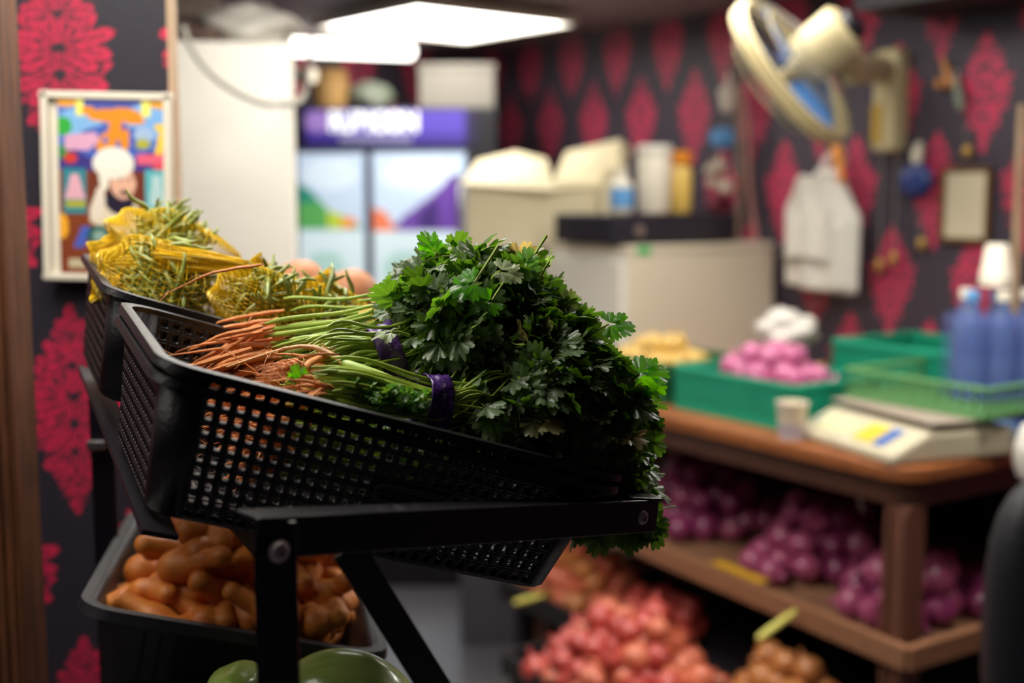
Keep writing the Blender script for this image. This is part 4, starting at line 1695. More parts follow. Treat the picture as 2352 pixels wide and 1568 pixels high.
# things on top of the fridge
z = ftop
c = P(757, 195, FY + .1)
t = thing('tan_paper_tub', 'round tan paper tub on the left of the fridge top', 'tub', (c.x, FY + .12, z))
MB().lathe([(.058, z), (.066, z + .02), (.068, z + .11), (.06, z + .13)], 28, Matrix.Translation((c.x, FY + .12, 0))).build('body', mat('tan_paper', (206, 162, 100), .7), t)
MB().lathe([(.064, z + .13), (.066, z + .135), (.05, z + .15)], 28, Matrix.Translation((c.x, FY + .12, 0))).build('lid', mat('tan_paper', (206, 162, 100), .7), t)
c = P(850, 205, FY + .1)
M_SACK = mat('green_white_sack', (176, 176, 166), .5, noise=.9, nscale=9, col2=(90, 130, 90))
crumple('green and white printed sack slumped between tub and white box', (c.x, FY + .13, z + .05), (.085, .08, .052), 9, M_SACK, 'printed_sack', 'sack', amp=.08)
c = P(690, 180, FY - .0)
cw0, cw1 = P(956, 200, FY + .03), P(1142, 200, FY + .03)
t = thing('white_box', 'large white box on the right of the fridge top', 'box', ((cw0.x + cw1.x) / 2, FY + .2, z))
hb = P(1050, 146, FY + .03).z - z
MB().box(((cw0.x + cw1.x) / 2, FY + .17, z + hb * .45), (cw1.x - cw0.x - .02, .28, hb * .9)).build('body', mat('grey_white_card', (132, 127, 119), .7), t, smooth=False, bevel=.005)
MB().box(((cw0.x + cw1.x) / 2, FY + .17, z + hb * .93), (cw1.x - cw0.x - .01, .29, hb * .14)).build('lid', mat('grey_white_card', (132, 127, 119), .7), t, smooth=False, bevel=.004)
# pale pipe stub on the back wall
c = P(695, 172, 4.3)
tag(MB().tube([c + Vector((-.12, .1, 0)), c + Vector((.035, 0, 0))], .026, 16).build('pipe', M_OFFW), 'short pale pipe sticking out beside the tall white cupboard', 'pipe')

# ------------------------------------------------------------------ white cabinet by the wall with drawer and bottles
NWO = -WO
kc = P(1440, 565, 3.6)      # near top corner
zt = kc.z
t = thing('white_serving_cabinet', 'tall white cabinet against the red wall with black till drawer on it', 'cabinet', (kc.x, kc.y, 0))
Mk = frame(Vector((kc.x, kc.y, 0)), WD, -WO, (0, 0, 1))
# note: local y axis points to the wall
Mk = Matrix(((WD.x, -WO.x, 0, kc.x), (WD.y, -WO.y, 0, kc.y), (0, 0, 1, 0), (0, 0, 0, 1)))
LK, DK = .42, .60
MB().box((LK / 2, DK / 2, zt / 2 - .01), (LK, DK, zt - .02), Mk).build('carcass', M_WHITE, t, smooth=False, bevel=.004)
MB().box((LK / 2, DK / 2, zt - .012), (LK + .02, DK, .024), Mk).build('worktop', M_GREYW, t, smooth=False, bevel=.003)
MB().box((LK / 2, -.008, zt / 2), (LK - .02, .016, zt - .1), Mk).build('door', M_WHITE, t, smooth=False, bevel=.003)
MB().box((-.006, DK / 2, zt / 2), (.012, DK - .01, zt - .06), Mk).build('end_panel', M_GREYW, t, smooth=False, bevel=.003)
MB().box((-.0135, .055, zt - .014), (.004, .05, .022), Mk).build('sticker', mat('green_sticker', (60, 190, 100), .5), t)
nb = P(1262, 640, 3.95)
t = thing('navy_crate', 'dark navy box standing left of the white cabinet', 'box', (nb.x, nb.y, 0))
MB().box((nb.x, nb.y + .1, (nb.z + .09) / 2), (.075, .2, nb.z + .09)).build('body', M_NAVY, t, smooth=False, bevel=.005)
MB().box((nb.x, nb.y + .1, nb.z + .085), (.083, .208, .02)).build('lid', M_NAVY, t, smooth=False, bevel=.004)


def onK(px, py, x, z=None):
    """point above the cabinet at local depth x along its length (plane x=const)"""
    p0 = Mk @ Vector((x, 0, 0))
    return PP(px, py, p0, WD)


# black till drawer
d0, d1 = onK(1416, 520, .03), onK(1700, 520, .03)
t = thing('till_drawer', 'flat black till drawer lying on the white cabinet', 'till drawer', tuple((d0 + d1) / 2))
lA, lB = (Mk.inverted() @ d0).y, (Mk.inverted() @ d1).y
zb = zt
hD = .088
MB().box((.17, (lA + lB) / 2 - .02, zb + hD / 2 + .004), (.30, lB - lA, hD), Mk).build('body', mat('black_till', (36, 34, 46), .4), t, smooth=False, bevel=.006)
MB().box((.017, (lA + lB) / 2 - .02, zb + hD / 2), (.008, lB - lA - .03, hD * .7), Mk).build('drawer_front', mat('black_till', (36, 34, 46), .4), t, smooth=False, bevel=.004)
lk = Mk @ Vector((.010, lA + .07, zb + hD * .5))
MB().lathe([(.017, 0), (.017, .003), (.012, .004), (.0001, .004)], 20, frame_zx(lk, -WD, (0, 0, 1))).build('lock', mat('lock_metal', (190, 180, 170), .3, metal=.8), t)
zc2 = zb + hD + .006


def standing(px, depth, z):
    p = onK(px, 480, depth)
    return Matrix.Translation((p.x, p.y, z))


Mq = standing(1428, .05, zc2)
b0 = Mq.translation
t = thing('small_bottle', 'small clear bottle with blue label left of the white tub', 'bottle', tuple(b0))
MB().lathe([(.028, 0), (.034, .01), (.034, .085), (.016, .105), (.014, .118)], 20, Mq).build('body', mat('milky_plastic', (212, 208, 190), .3), t)
MB().lathe([(.035, .018), (.0355, .022), (.0355, .072), (.035, .076)], 20, Mq).build('wrapper', M_BLUE, t)
MB().lathe([(.015, .118), (.016, .12), (.016, .135), (.012, .137)], 16, Mq).build('cap', M_OFFW, t)
Mq = standing(1502, .06, zc2)
t = thing('white_tub', 'tall white plastic tub standing on the black till drawer', 'tub', tuple(Mq.translation))
MB().lathe([(.046, 0), (.051, .01), (.051, .17), (.049, .175)], 28, Mq).build('body', M_OFFW, t)
MB().lathe([(.053, .175), (.054, .178), (.054, .2), (.05, .204)], 28, Mq).build('lid', M_WHITE, t)
Mq = standing(1563, .08, zc2)
t = thing('orange_capped_bottle', 'yellow bottle with bright orange cap right of the white tub', 'bottle', tuple(Mq.translation))
MB().lathe([(.030, 0), (.034, .01), (.034, .13), (.022, .15)], 24, Mq).build('body', mat('yellow_bottle', (232, 196, 100), .35), t)
MB().lathe([(.026, .148), (.034, .152), (.034, .185), (.028, .19)], 24, Mq).build('cap', M_ORANGE, t)

# cream carton with raised flaps behind the cabinet
cY = 3.95
c0, c1_ = P(1070, 600, cY), P(1430, 600, cY)
t = thing('cream_carton', 'big open cream carton left of the white cabinet with flaps raised', 'carton', ((c0.x + c1_.x) / 2, cY + .2, 0))
zt2 = P(1200, 415, cY).z
zb2 = P(1200, 640, cY).z
MB().box(((c0.x + c1_.x) / 2, cY + .17, (zt2 + zb2) / 2), (c1_.x - c0.x, .3, zt2 - zb2)).build('body', M_CREAM, t, smooth=False, bevel=.008)
MB().box((P(1405, 500, cY).x, cY + .1, (zt2 + zb2) / 2 + .02), (.07, .26, zt2 - zb2 + .04)).build('side_panel', M_CREAM, t, smooth=False, bevel=.006)


def flap(pts, th=.006, name='flap'):
    pts = [Vector(p) for p in pts]
    n = (pts[1] - pts[0]).cross(pts[2] - pts[0]).normalized() * th
    k_ = len(pts)
    MB().add(pts + [p + n for p in pts], [tuple(range(k_))[::-1], tuple(range(k_, 2 * k_))] + [(i, (i + 1) % k_, k_ + (i + 1) % k_, k_ + i) for i in range(k_)]).build(name, M_CREAM, t, smooth=False, bevel=.002)


flap([P(1062, 425, cY - .0), P(1275, 440, cY - .02), P(1255, 368, cY + .22), P(1185, 350, cY + .24), P(1095, 372, cY + .2)])
flap([P(1262, 438, cY), P(1425, 425, cY + .02), P(1452, 345, cY + .30), P(1425, 322, cY + .30), P(1300, 352, cY + .28)])
st2 = MB()
st2.box(((c0.x + c1_.x) / 2, cY + .17, zb2 / 2), (c1_.x - c0.x + .05, .32, zb2))
tag(st2.build('low_freezer', mat('grey_enamel', (84, 80, 88), .4), smooth=False, bevel=.01), 'grey freezer body supporting the cream carton, mostly hidden by herbs', 'freezer')

# ------------------------------------------------------------------ counter
CC = P(2092, 1083, 2.3)
ZC = CC.z
Mc = Matrix(((WD.x, -WO.x, 0, CC.x), (WD.y, -WO.y, 0, CC.y), (0, 0, 1, 0), (0, 0, 0, 1)))   # x: away along the front, y: towards the wall


def K(x, y, z):
    return Mc @ Vector((x, y, z))


t = thing('wooden_counter', 'worn brown wooden counter with rounded corner and lower shelf', 'counter', tuple(K(.5, .4, 0)))
CL, CW_ = 1.36, .86
poly = []
rc = .07
for k in range(7):
    a = math.radians(180 + 90 * k / 6)
    poly.append((rc + rc * math.cos(a), rc + rc * math.sin(a)))
poly = [(0, CW_)] + poly + [(CL, 0), (CL, CW_)]
poly = poly[::-1]
MB().prism(poly, .030, Mc @ Matrix.Translation((0, 0, ZC - .015))).build('counter_top', M_WOOD, t, smooth=False, bevel=.005)
def inset_poly(d):
    p = []
    for k in range(7):
        a = math.radians(180 + 90 * k / 6)
        p.append((rc + (rc - d) * math.cos(a), rc + (rc - d) * math.sin(a)))
    return ([(d, CW_)] + p + [(CL, d), (CL, CW_)])[::-1]


ap = MB()
ap.prism(inset_poly(.022), .05, Mc @ Matrix.Translation((0, 0, ZC - .058)))
ap.build('apron', M_EDGEWOOD, t, smooth=False, bevel=.003)
for (x, y) in ((.05, .055), (CL - .08, .055), (.05, CW_ - .08), (CL - .08, CW_ - .08)):
    l = MB()
    l.box((x, y, (ZC - .08) / 2), (.055, .055, ZC - .08), Mc)
    l.box((x - .02, y - .03, (ZC - .08) / 2), (.012, .012, ZC - .10), Mc)
    l.box((x + .02, y - .03, (ZC - .08) / 2), (.012, .012, ZC - .10), Mc)
    l.build('leg', mat('leg_wood', (88, 52, 40), .55, noise=.9, nscale=10, col2=(124, 78, 58), stretch=((8, 8, 1), (0, 0, 0)), bump=.4), t, smooth=False, bevel=.003)
# lower shelf, rising a little towards the far end
zs0 = P(2080, 1512, 2.3).z
zs1 = P(1481, 1262, 2.95).z
sl = (zs1 - zs0) / .78


def SH(x, y, z=0):
    return K(x, y, zs0 + sl * x + z)


sh = MB()
sh.add([SH(0, .03), SH(CL, .03), SH(CL, CW_), SH(0, CW_), SH(0, .03, -.018), SH(CL, .03, -.018), SH(CL, CW_, -.018), SH(0, CW_, -.018)],
       [(0, 3, 2, 1), (4, 5, 6, 7), (0, 1, 5, 4), (1, 2, 6, 5), (2, 3, 7, 6), (3, 0, 4, 7)])
sh.build('lower_shelf', mat('shelf_wood', (112, 78, 58), .6, noise=.9, nscale=9, col2=(156, 112, 82), stretch=((1, 10, 10), (0, 0, math.atan2(WD.y, WD.x)))), t, smooth=False)
lip = MB()
lip.bar(SH(0, .012, -.004), SH(CL, .012, -.004), .02, .05, up=(0, 0, 1))
lip.bar(SH(.0, .012, -.004), SH(0, CW_, -.004), .02, .05, up=(0, 0, 1))
lip.build('shelf_lip', mat('lip_wood', (124, 82, 58), .55, noise=.9, nscale=9, col2=(168, 118, 84), stretch=((1, 10, 10), (0, 0, math.atan2(WD.y, WD.x)))), t, smooth=False, bevel=.003)
bk2 = MB()
bk2.box((CL / 2, CW_ - .01, ZC / 2 - .03), (CL, .015, ZC - .12), Mc)
bk2.build('back_board', mat('dark_board', (24, 18, 26), .7), t, smooth=False)
hk = K(.31, .01, ZC - .085)
h_ = MB()
hc_ = P(1976, 1118, 2.52)
h_.tube([hc_ + Vector((.012 * math.cos(a), 0, .012 * math.sin(a))) for a in np.linspace(0, 6.2, 14)], .0022, 8)
h_.tube([hc_ + Vector((0, 0, -.012)), hc_ + Vector((.002, 0, -.035)), hc_ + Vector((.006, -.004, -.05))], .0035, 8)
h_.build('hook', M_BOLT, t)

# counter crates (lattice)
def lattice_crate(name, label, x0, y0, L, W, h, m, pitch=.016, th=.0045, group=None, z=None, rim=.012, flare=.0):
    z = ZC if z is None else z
    t = thing(name, label, 'crate', tuple(K(x0 + L / 2, y0 + W / 2, z)), group)
    for (a, b) in (((0, 0), (L, 0)), ((L, 0), (L, W)), ((L, W), (0, W)), ((0, W), (0, 0))):
        s = MB()
        a_, b_ = Vector((a[0], a[1], 0)), Vector((b[0], b[1], 0))
        n = max(3, int((b_ - a_).length / pitch))
        for i in range(n + 1):
            p = a_.lerp(b_, i / n)
            s.bar(Mc @ (Vector((x0, y0, z)) + p), Mc @ (Vector((x0, y0, z + h)) + p), th, th, up=WD)
        k_ = max(2, int(h / (pitch * 1.6)))
        for j in range(k_ + 1):
            zz = z + h * j / k_
            s.bar(Mc @ (Vector((x0, y0, zz)) + a_), Mc @ (Vector((x0, y0, zz)) + b_), th, th * .9, up=(0, 0, 1))
        s.build('lattice_side', m, t, smooth=False)
    s = MB()
    for (a, b) in (((0, 0), (L, 0)), ((L, 0), (L, W)), ((L, W), (0, W)), ((0, W), (0, 0))):
        s.bar(K(x0 + a[0], y0 + a[1], z + h), K(x0 + b[0], y0 + b[1], z + h), rim, rim * .8)
        s.bar(K(x0 + a[0], y0 + a[1], z + .006), K(x0 + b[0], y0 + b[1], z + .006), rim * .7, rim)
    s.build('rim', m, t, smooth=False, bevel=.002)
    b = MB()
    n = int(L / .02)
    for i in range(n + 1):
        x = x0 + L * i / n
        b.bar(K(x, y0, z + .004), K(x, y0 + W, z + .004), .007, .004)
    for i in range(int(W / .03) + 1):
        y = y0 + W * i / int(W / .03)
        b.bar(K(x0, y, z + .004), K(x0 + L, y, z + .004), .005, .004)
    b.build('base_grid', m, t, smooth=False)
    return t


def kxy(px, py, z=None):
    p = Mc.inverted() @ PZ(px, py, ZC if z is None else z)
    return p.x, p.y


# teal crate with pink onions: near corner around pixel (1790,1000), far corner (1585,960->880)
ax_, ay_ = kxy(1800, 1005)
bx_, by_ = kxy(1588, 930)
TL = max(.3, bx_ - ax_)
print('teal', ax_, ay_, bx_, by_)
lattice_crate('lattice_crate', 'teal lattice crate of pink onions beside the paper cup', .40, .10, .40, .28, .10, M_TEAL, pitch=.0085, th=.0062, rim=.016)
lattice_crate('lattice_crate', 'green lattice crate of yellow vegetables left of the teal crate', .84, .10, .36, .28, .10, M_GREENCR, pitch=.010, th=.0052)
lattice_crate('lattice_crate', 'solid looking teal crate against the wall behind the scale', .20, .47, .42, .30, .16, M_TEAL, pitch=.009, th=.0068, rim=.018)
lattice_crate('lattice_crate', 'shallow olive green open crate standing on the weighing scale', -.02, .20, .36, .40, .06, mat('olive_crate', (96, 150, 92), .5), pitch=.028, th=.0045, z=ZC + .083)

# onions
def onion_mesh(col, col2, seed, tip=.2):
    m = mat('onion_skin_%d' % seed, col, .3, noise=.8, nscale=30, col2=col2, stretch=((1, 1, .25), (0, 0, 0)), coat=.25, sss=.05)
    prof = [(.0015, -.021), (.004, -.0205), (.014, -.018), (.0225, -.011), (.0265, -.001), (.0255, .008), (.0205, .016), (.0125, .022), (.0062, .026), (.0038, .031), (.0030, .038), (.0012, .041)]
    b = MB()
    b.lathe(prof, 18, None, rip=lambda a, z: .02 * math.sin(3 * a + seed))
    me = bpy.data.meshes.new('onion')
    me.from_pydata(b.v, [], b.f)
    me.materials.append(m)
    me.polygons.foreach_set('use_smooth', [True] * len(me.polygons))
    return me


ON_PINK = onion_mesh((172, 60, 122), (214, 128, 166), 1)
ON_PURP = onion_mesh((104, 28, 74), (150, 58, 104), 2)
ON_PURP2 = onion_mesh((138, 46, 88), (184, 92, 128), 3)
ON_RED = onion_mesh((164, 40, 42), (206, 92, 80), 4)
ON_RED2 = onion_mesh((196, 84, 62), (224, 134, 100), 5)
ON_TAN = onion_mesh((176, 104, 52), (206, 138, 80), 6)
ON_YEL = onion_mesh((214, 170, 76), (232, 196, 110), 7)


def heap(name, label, cat, grp, meshes, cx, cy, rx, ry, hgt, base, seed, sc=1.0, MM=None, sp=.047, layers=3, zf=None, cap=300):
    """mound in counter coordinates; base(x, y) -> z of the support"""
    r = random.Random(seed)
    n = 0
    for k_ in range(layers):
        f = 1 - k_ / max(layers, 1) * .8
        z_off = .022 * sc + k_ * .036 * sc
        if k_ and z_off > hgt + .03:
            break
        s = sp * sc
        nx, ny = int(rx * f / s) + 1, int(ry * f / s) + 1
        for i in range(-nx, nx + 1):
            for j in range(-ny, ny + 1):
                x = (i + .5 * (j % 2) + .5 * (k_ % 2)) * s
                y = j * s * .88 + .3 * s * (k_ % 2)
                if (x / (rx * f + 1e-6)) ** 2 + (y / (ry * f + 1e-6)) ** 2 > 1:
                    continue
                x += cx + r.uniform(-.16, .16) * s
                y += cy + r.uniform(-.16, .16) * s
                p = K(x, y, base(x, y) + z_off + r.uniform(-.004, .004))
                o = bpy.data.objects.new(name, r.choice(meshes))
                COL.objects.link(o)
                o.matrix_world = Matrix.Translation(p) @ Quaternion(rv(r).normalized(), r.uniform(.2, 2.2)).to_matrix().to_4x4() @ Matrix.Scale(sc * r.uniform(.86, 1.12), 4)
                tag(o, label, cat, grp)
                n += 1
    return n


nn = 0
nn += heap('onion', 'pink onion in the teal crate on the counter', 'onion', 'pink onions in the teal crate', [ON_PINK], .60, .24, .19, .125, .09, lambda x, y: ZC + .035, 1, 1.15, layers=3)
nn += heap('yellow_onion', 'small yellow onion in the green crate on the counter', 'onion', 'yellow onions in the green crate', [ON_YEL], 1.02, .24, .165, .125, .07, lambda x, y: ZC + .035, 2, 1.0, layers=3)
nn += heap('yellow_onion', 'yellow onion under the white bag on the counter', 'onion', 'yellow onions under the white bag', [ON_YEL, ON_TAN], .80, .50, .15, .10, .05, lambda x, y: ZC + .0, 3, 1.0, layers=3)
shb = lambda x, y: zs0 + sl * x
nn += heap('purple_onion', 'purple onion in the farthest heap on the counter lower shelf', 'onion', 'purple onions, farthest shelf heap', [ON_PURP2, ON_PURP], .90, .30, .20, .22, .14, shb, 4, 1.45, layers=3)
nn += heap('purple_onion', 'purple onion in the middle heap on the counter lower shelf', 'onion', 'purple onions, middle shelf heap', [ON_PURP, ON_PURP2], .46, .27, .17, .20, .12, shb, 5, 1.45, layers=3)
nn += heap('purple_onion', 'purple onion in the heap around the counter leg', 'onion', 'purple onions around the leg', [ON_PURP2, ON_PURP], .17, .26, .13, .20, .08, shb, 6, 1.45, layers=2)
nn += heap('purple_onion', 'purple onion in the heap right of the counter leg', 'onion', 'purple onions right of the leg', [ON_PURP2, ON_PURP], .10, .62, .10, .17, .12, shb, 7, 1.45, layers=3)

# low tier: dark tray with the small red onions and tan onions
ZT = .36
t = thing('low_shelf_tray', 'dark low tray under the counter holding red and tan onions', 'tray', tuple(K(.8, .2, ZT - .03)))
MB().box((.70, .22, ZT - .012), (1.4, .50, .024), Mc).build('board', mat('dark_tray', (30, 24, 30), .6), t, smooth=False)
MB().box((.70, -.035, ZT + .005), (1.4, .014, .06), Mc).build('front_edge', mat('dark_tray', (30, 24, 30), .6), t, smooth=False)
for x in (.1, .75, 1.36):
    MB().box((x, .2, (ZT - .024) / 2), (.04, .4, ZT - .024), Mc).build('support', mat('dark_tray', (30, 24, 30), .6), t, smooth=False)
t = thing('onion_basket', 'low dark basket of bright red onions in front of the counter', 'basket', tuple(K(.70, -.17, 0)))
MB().box((.66, -.19, .335), (.54, .29, .014), Mc).build('base', mat('dark_tray', (30, 24, 30), .6), t, smooth=False)
for (x, y) in ((.42, -.31), (.90, -.31), (.42, -.08), (.90, -.08)):
    MB().box((x, y, .165), (.022, .022, .33), Mc).build('leg', mat('dark_tray', (30, 24, 30), .6), t, smooth=False)
bt = MB()
for (a, b) in (((.39, -.335), (.93, -.335)), ((.93, -.335), (.93, -.05)), ((.93, -.05), (.39, -.05)), ((.39, -.05), (.39, -.335))):
    bt.bar(K(a[0], a[1], .36), K(b[0], b[1], .36), .01, .05)
bt.build('rim', mat('dark_tray', (30, 24, 30), .6), t, smooth=False)
tb_ = lambda x, y: .345
nn += heap('red_onion', 'bright red onion in the low basket in front of the counter', 'onion', 'red onions in the low basket', [ON_RED, ON_RED2], .66, -.16, .26, .19, .16, tb_, 8, 1.25, layers=4)
nn += heap('red_onion', 'dull red onion on the low tray behind the bright red ones', 'onion', 'red onions on the low tray', [ON_RED], .86, .10, .14, .12, .08, lambda x, y: ZT, 9, 1.25, layers=3)
nn += heap('tan_onion', 'tan onion in the far heap under the low end of the crate', 'onion', 'tan onions in the far heap', [ON_TAN, ON_RED2], 1.22, .12, .22, .15, .16, lambda x, y: ZT, 10, 1.25, layers=4)
nn += heap('tan_onion', 'tan onion in the near heap at the bottom of the view', 'onion', 'tan onions in the near heap', [ON_TAN], .32, .02, .13, .12, .12, lambda x, y: ZT, 11, 1.25, layers=3)
print('onions', nn)

for i, (a, b, lab) in enumerate((((1740, 1468, 2.45), (1828, 1402, 2.5), 'pale yellow tie sticking out by the shelf edge at the right'), ((1182, 1384, 3.05), (1248, 1366, 3.1), 'pale yellow tie poking out beside the tan onion heap'))):
    p, q = P(*a), P(*b)
    m_ = MB()
    m_.tube([p, p.lerp(q, .3), p.lerp(q, .7), q], [.007, .009, .008, .005], 8)
    tag(m_.build('bag_tie', mat('yellow_tie', (206, 196, 96), .5)), lab, 'bag tie')
ye = MB()
ye.bar(SH(.40, .024, .028), SH(.56, .024, .028), .03, .004)
tag(ye.build('price_card', mat('yellow_card', (216, 164, 40), .5), smooth=False), 'yellow card lying along the wooden shelf lip', 'card')

# white bundle on the counter
cb2 = K(.66, .52, 0)
crumple('white plastic bag lying on the onions at the back of the counter', P(1810, 760, K(.66, .5, 0).y), (.075, .06, .055), 12, name='plastic_bag')

# paper cup
cp_ = PZ(1818, 1008, ZC)
Mq = Matrix.Translation((cp_.x, cp_.y, ZC))
t = thing('paper_cup', 'beige disposable cup on the counter in front of the teal crate', 'cup', tuple(Mq.translation))
MB().lathe([(.023, 0), (.026, .001), (.034, .078), (.036, .082), (.0335, .083), (.031, .076), (.024, .004), (.001, .003)], 28, Mq).build('cup', mat('cup_card', (222, 208, 176), .6, noise=.5, nscale=20, col2=(206, 196, 188)), t)
MB().lathe([(.0265, .004), (.030, .035), (.0305, .036)], 28, Mq).build('sleeve', mat('cup_print', (190, 180, 190), .6), t)

# weighing scale
s0 = kxy(1885, 1000)
s1 = kxy(2200, 1050)
print('scale', s0, s1)
t = thing('weighing_scale', 'off-white electronic weighing scale with yellow and blue keys on the counter', 'scale', tuple(K(.20, .12, ZC)))
Ms = Mc @ Matrix.Translation((.175, .175, ZC)) @ Matrix.Rotation(math.radians(12), 4, 'Z')
# local: x along counter (away = left in view), y towards the wall
b = MB()
w2 = .165
prof = [(-.145, .0), (-.145, .022), (-.055, .062), (.16, .062), (.16, .0)]
vs = [(-w2, y, z) for y, z in prof] + [(w2, y, z) for y, z in prof]
b.add(vs, [(0, 1, 2, 3, 4), (9, 8, 7, 6, 5)] + [(i, 5 + i, 5 + (i + 1) % 5, (i + 1) % 5) for i in range(5)], Ms)
b.build('body', mat('scale_plastic', (188, 178, 152), .45), t, smooth=False, bevel=.010)
# sloping keypad plane
slope = Vector((0, .09, .04)).normalized()
nrm = Vector((0, -.04, .09)).normalized()
Mkp = Ms @ frame(Vector((0, -.10, .0425)), (1, 0, 0), slope, nrm)
MB().box((.075, .0, .0006), (.11, .05, .003), Mkp).build('display', mat('lcd', (206, 206, 164), .25), t, bevel=.001)
MB().box((.132, .0, .0006), (.022, .03, .003), Mkp).build('level_window', mat('grey_window', (168, 170, 164), .3), t, bevel=.001)
ky = MB()
for i in range(4):
    for j in range(4):
        ky.box((-.02 - i * .016, -.024 + j * .016, .002), (.013, .013, .004), Mkp)
ky.build('yellow_keys', M_YEL, t, smooth=False, bevel=.001)
ky = MB()
for i in range(2):
    for j in range(4):
        ky.box((-.088 - i * .017, -.024 + j * .016, .002), (.014, .013, .004), Mkp)
ky.build('blue_keys', mat('key_blue', (70, 112, 190), .5), t, smooth=False, bevel=.001)
pl = MB()
pl.box((0, .06, .078), (.33, .22, .006), Ms)
pl.box((0, .06, .070), (.06, .06, .012), Ms)
pl.build('pan', mat('pan_steel', (176, 160, 146), .45, metal=.3), t, smooth=False, bevel=.002)
for (x, y) in ((-.13, -.11), (.13, -.11), (-.13, .13), (.13, .13)):
    MB().lathe([(.012, -.004), (.012, .002)], 12, Ms @ Matrix.Translation((x, y, 0))).build('foot', M_DARK, t)

# water bottles pack and cups at the right
M_WATER = mat('blue_water_plastic', (150, 172, 224), .12, trans=.75, coat=.3)
M_WATER.node_tree.nodes['Principled BSDF'].inputs['IOR'].default_value = 1.2
n_b = 0
for i in range(3):
    for j in range(2):
        p = WP(2200 + i * 66, 860, .30 - .11 * j) if False else None
base_b = PZ(2215, 880, ZC)
base_b = P(2225, 900, 2.62)
dirb = (-WD)
for i in range(4):
    for j in range(2):
        c = Vector((base_b.x, base_b.y, 0)) + Vector((1, -.15, 0)).normalized() * (.064 * i) + Vector((.15, 1, 0)).normalized() * (.064 * j)
        zz = ZC + .045
        Mq = Matrix.Translation((c.x, c.y, zz)) @ Matrix.Scale(1.32, 4, (0, 0, 1))
        t = thing('water_bottle', 'blue tinted water bottle in the wrapped pack at the right edge', 'bottle', (c.x, c.y, zz), 'blue water bottles in the wrapped pack')
        MB().lathe([(.026, 0), (.030, .006), (.030, .10), (.028, .105), (.030, .11), (.030, .135), (.024, .165), (.013, .185), (.012, .20)], 16, Mq).build('body', M_WATER, t)
        MB().lathe([(.0145, .195), (.0145, .21), (.013, .212)], 14, Mq).build('cap', M_OFFW if (i + j) % 2 else M_BLUE, t)
wr = MB()
cA = Vector((base_b.x, base_b.y, 0))
ex_, ey_ = Vector((1, -.15, 0)).normalized(), Vector((.15, 1, 0)).normalized()
tag(MB().box((.096, .032, ZC + .022), (.29, .16, .044), frame(cA, ex_, ey_, (0, 0, 1))).build('blue_carton', mat('blue_carton', (84, 112, 190), .5), smooth=False, bevel=.004), 'low blue carton under the wrapped water bottles', 'carton')
wm = mat('blue_film', (110, 128, 210), .15, alpha=.22, spec=.8)
tag(MB().box((.096, .032, ZC + .046 + .115), (.282, .155, .225), frame(cA, ex_, ey_, (0, 0, 1))).build('shrink_wrap', wm, smooth=False, bevel=.02), 'blue plastic shrink wrap around the water bottles', 'packaging')
for i in range(3):
    cz = P(2287, 655, 2.66)
    Mq = Matrix.Translation((cz.x, cz.y, cz.z + i * .008))
    o = MB().lathe([(.036, 0), (.0345, .002), (.024, .072), (.022, .074), (.001, .074)], 24, Mq).build('foam_cup', M_OFFW)
    tag(o, ('lowest of the upturned white cups on the water bottles', 'middle one of the upturned white cups on the water bottles', 'topmost upturned white cup on the water bottles')[i], 'cup')
bl3 = P(2310, 985, 2.45)
crumple('pale blue plastic bag at the right end of the counter', (bl3.x + .02, bl3.y + .1, ZC + .028), (.06, .06, .028), 21, mat('pale_blue_bag', (132, 168, 220), .35), 'plastic_bag', 'bag', amp=.08)

# black padded chair back and pale bag at the right edge
cbk = P(2345, 1330, 1.9)
t = thing('padded_chair', 'black padded chair back cut by the right edge of the view', 'chair', (cbk.x + .1, 1.95, 0))
MB().blob((cbk.x + .135, 1.95, .80), (.17, .055, .26), 32, 20, None, fn=lambda d: 1 / max(abs(d.x) ** 3.2 + abs(d.z) ** 3.2 + abs(d.y) ** 3.2, .3) ** (1 / 3.2)).build('backrest', mat('black_vinyl', (24, 24, 30), .5, bump=.4, bscale=60), t, angle=180)
MB().blob((cbk.x + .16, 1.72, .46), (.2, .22, .05), 28, 14).build('seat', mat('black_vinyl', (24, 24, 30), .5), t, angle=180)
for sx_ in (-1, 1):
    for sy_ in (1.55, 1.92):
        MB().tube([(cbk.x + .16 + sx_ * .15, sy_, .45), (cbk.x + .16 + sx_ * .17, sy_, 0)], .011, 10).build('leg', M_STEEL, t)
MB().tube([(cbk.x + .14, 1.99, .47), (cbk.x + .14, 1.99, .75)], .018, 10).build('back_support', M_STEEL, t)
wb = P(2300, 1365, 2.15)
t_b = crumple('pale grey sack standing between the counter and the black chair', (wb.x + .05, 2.12, wb.z), (.085, .05, .13), 31, mat('grey_sack', (136, 124, 122), .7), 'pale_sack', 'sack', amp=.04)
wb2 = P(2345, 1055, 2.3)
crumple('white bag hanging off the right end of the counter', (wb2.x + .05, 2.35, wb2.z), (.04, .05, .065), 33, None, 'plastic_bag', 'bag', amp=.05)

